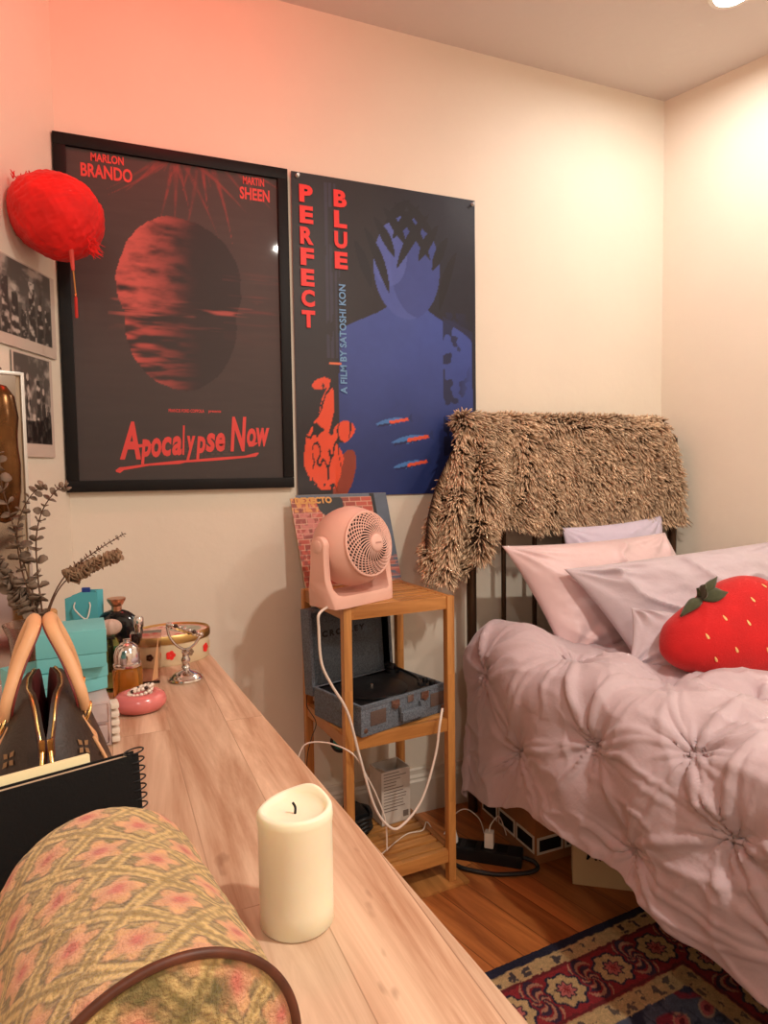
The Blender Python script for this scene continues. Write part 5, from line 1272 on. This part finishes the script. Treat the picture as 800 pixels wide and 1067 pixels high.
for (d_, L_, wd) in ((sX*.85+sY*.10+sN*.25, .062, .022), (-sX*.85-sY*.55+sN*.05, .075, .013), (sX*.72+sY*.68-sN*.02, .072, .011), (-sX*.2+sY*.4+sN*.7, .05, .014)):
    m2 = MB(); m2.grid(leafm(kb, d_, L_, wd, (sN*.8+sY*.5).normalized(), .010)); o = m2.build('calyx_leaf', M['leaf'], t, 180, True); s2 = o.modifiers.new('solid', 'SOLIDIFY'); s2.thickness = .004; s2.offset = 0
m2 = MB(); m2.tube([kb-sN*.01, kb+sY*.012-sX*.004+sN*.006, kb+sY*.026-sX*.004+sN*.008], .006, 8); m2.build('stalk', M['leaf'], t, 60, True)

# ------------------------------------------------------------------ shaggy throw over the headboard
def lerp(a, b, t): return a+(b-a)*t
us = np.array([0, .06, .13, .19, .235, .26, .32, .5, .75, 1.0])
Xt = np.array([1.035, 1.04, 1.055, 1.07, 1.085, 1.10, 1.18, 1.36, 1.62, 1.875]); Zt_ = np.array([1.235, 1.26, 1.268, 1.268, 1.266, 1.265, 1.262, 1.262, 1.265, 1.262])
Xb = np.array([.872, .885, .945, 1.010, 1.050, 1.095, 1.20, 1.40, 1.68, 1.935]); Zb_ = np.array([.835, .795, .790, .800, .86, .955, .930, .930, .930, .930])
NU, NV = 190, 84
u = np.linspace(0, 1, NU); v = np.linspace(0, 1, NV); Ug, Vg = np.meshgrid(u, v, indexing='ij')
f_ = lambda a: np.interp(u, us, a)[:, None]
us = np.array([0, .08, .17, .25, .30, .33, .40, .55, .77, 1.0])
vb = np.clip((Vg-.14)/.86, 0, 1)
bulge = np.sin(np.clip(vb, 0, 1)*PI*.5)
Xg = f_(Xt)+(f_(Xb)-f_(Xt))*vb**.9-.045*np.sin(PI*vb)*np.exp(-(Ug/.05)**2)
Zg = f_(Zt_)+(f_(Zb_)-f_(Zt_))*vb
left = sst(.60, .22, Ug)
lobe = np.abs(np.cos(PI*((Ug-.145+.03*vb)*5.6)))
fold = (lobe-.55)*.085*left*sst(-.05, .5, vb)
Zg = Zg+.035*(1-lobe)*left*vb**3
Yg = by1-.030-.022*bulge-left*.055*bulge-fold+.010*fbm(Xg, Zg, 7, 2, 3)
# the part that goes over the rail and down behind it
bk = np.clip((.14-Vg)/.14, 0, 1); an = bk*PI
Yg = np.where(Vg < .14, by1+.002+ -np.cos(np.clip(an, 0, PI))*.022*np.where(bk > 0, 1, 1), Yg); 
Zg = np.where(Vg < .14, f_(Zt_)+.004+np.sin(an)*.020-np.clip(bk-.7, 0, 1)*.12, Zg)
TG = np.stack([Xg, Yg, Zg], -1)
tn = np.cross(np.gradient(TG, axis=0), np.gradient(TG, axis=1)); tn /= np.linalg.norm(tn, axis=-1, keepdims=True)+1e-12
if tn[120, 50, 1] > 0: tn = -tn
tdn = np.gradient(TG, axis=1); tdn /= np.linalg.norm(tdn, axis=-1, keepdims=True)+1e-12
mb = MB(); mb.grid(TG); cols = [np.tile(lin((70, 50, 36)), (NU*NV, 1))]
area = np.linalg.norm(np.cross(np.gradient(TG, axis=0), np.gradient(TG, axis=1)), axis=-1); pr_ = (area/area.sum()).ravel(); cdf = np.cumsum(pr_)
NT = 17000
idx = np.searchsorted(cdf, rng.random(NT)); iu = np.clip(idx//NV, 0, NU-2); iv = np.clip(idx % NV, 0, NV-2); fu = rng.random(NT)[:, None]; fv = rng.random(NT)[:, None]
base = TG[iu, iv]*(1-fu)*(1-fv)+TG[iu+1, iv]*fu*(1-fv)+TG[iu, iv+1]*(1-fu)*fv+TG[iu+1, iv+1]*fu*fv
N_ = tn[iu, iv]; T_ = tdn[iu, iv]
sw = fbm(base[:, 0], base[:, 2], 14, 2, 4)
side_ = np.cross(N_, T_)
sw2 = fbm(base[:, 0], base[:, 2], 22, 2, 9)
dirs = N_*.8+T_*(.42+.9*sw2+.25*rng.random(NT))[:, None]+side_*(sw*1.5+.35*rng.normal(size=NT))[:, None]+rng.normal(size=(NT, 3))*.16
dirs /= np.linalg.norm(dirs, axis=1, keepdims=True)
L_ = .027+.016*rng.random(NT); wd = .0023+.0017*rng.random(NT)
s1 = np.cross(dirs, rng.normal(size=(NT, 3))); s1 /= np.linalg.norm(s1, axis=1, keepdims=True); s2 = np.cross(dirs, s1)
grav = np.array([0, 0, -1.0])
rings = []
for (tt, ww) in ((0, .55), (.45, 1.0), (.8, .75)):
    c_ = base+dirs*(L_*tt)[:, None]+grav*(L_*.28*tt*tt)[:, None]
    for k in range(3):
        a = 2*PI*k/3; rings.append(c_+(s1*math.cos(a)+s2*math.sin(a))*(wd*ww)[:, None])
tip = base+dirs*L_[:, None]+grav*(L_*.28)[:, None]
allv = np.stack(rings+[tip], 1); allv[..., 1] = np.minimum(allv[..., 1], 1.945); nvp = allv.shape[1]
fpat = []
for r_ in range(2):
    for k in range(3): k2 = (k+1) % 3; fpat.append((r_*3+k, r_*3+k2, r_*3+3+k2, r_*3+3+k))
for k in range(3): fpat.append((6+k, 6+(k+1) % 3, 9))
o0 = len(mb.v); mb.v += [tuple(x) for x in allv.reshape(-1, 3)]
fl = []
for i in range(NT):
    b0 = o0+i*nvp
    for q_ in fpat: fl.append(tuple(b0+z for z in q_))
mb.f += fl; mb.m += [0]*len(fl)
root = lin((88, 64, 46)); mid = lin((170, 138, 108)); tipc = lin((226, 198, 166)); rv = (.65+.6*rng.random(NT)+.25*fbm(base[:, 0], base[:, 2], 30, 2, 14))[:, None]
cl_ = np.stack([root*rv]*3+[mid*rv]*3+[tipc*rv]*3+[tipc*rv*1.05], 1)
cols.append(cl_.reshape(-1, 3))
ft = mb.build('shaggy_throw', M['fur'], None, 180, False, np.clip(np.concatenate(cols), 0, 1))
tag(ft, 'shaggy brown faux fur throw draped over the headboard', 'throw blanket')
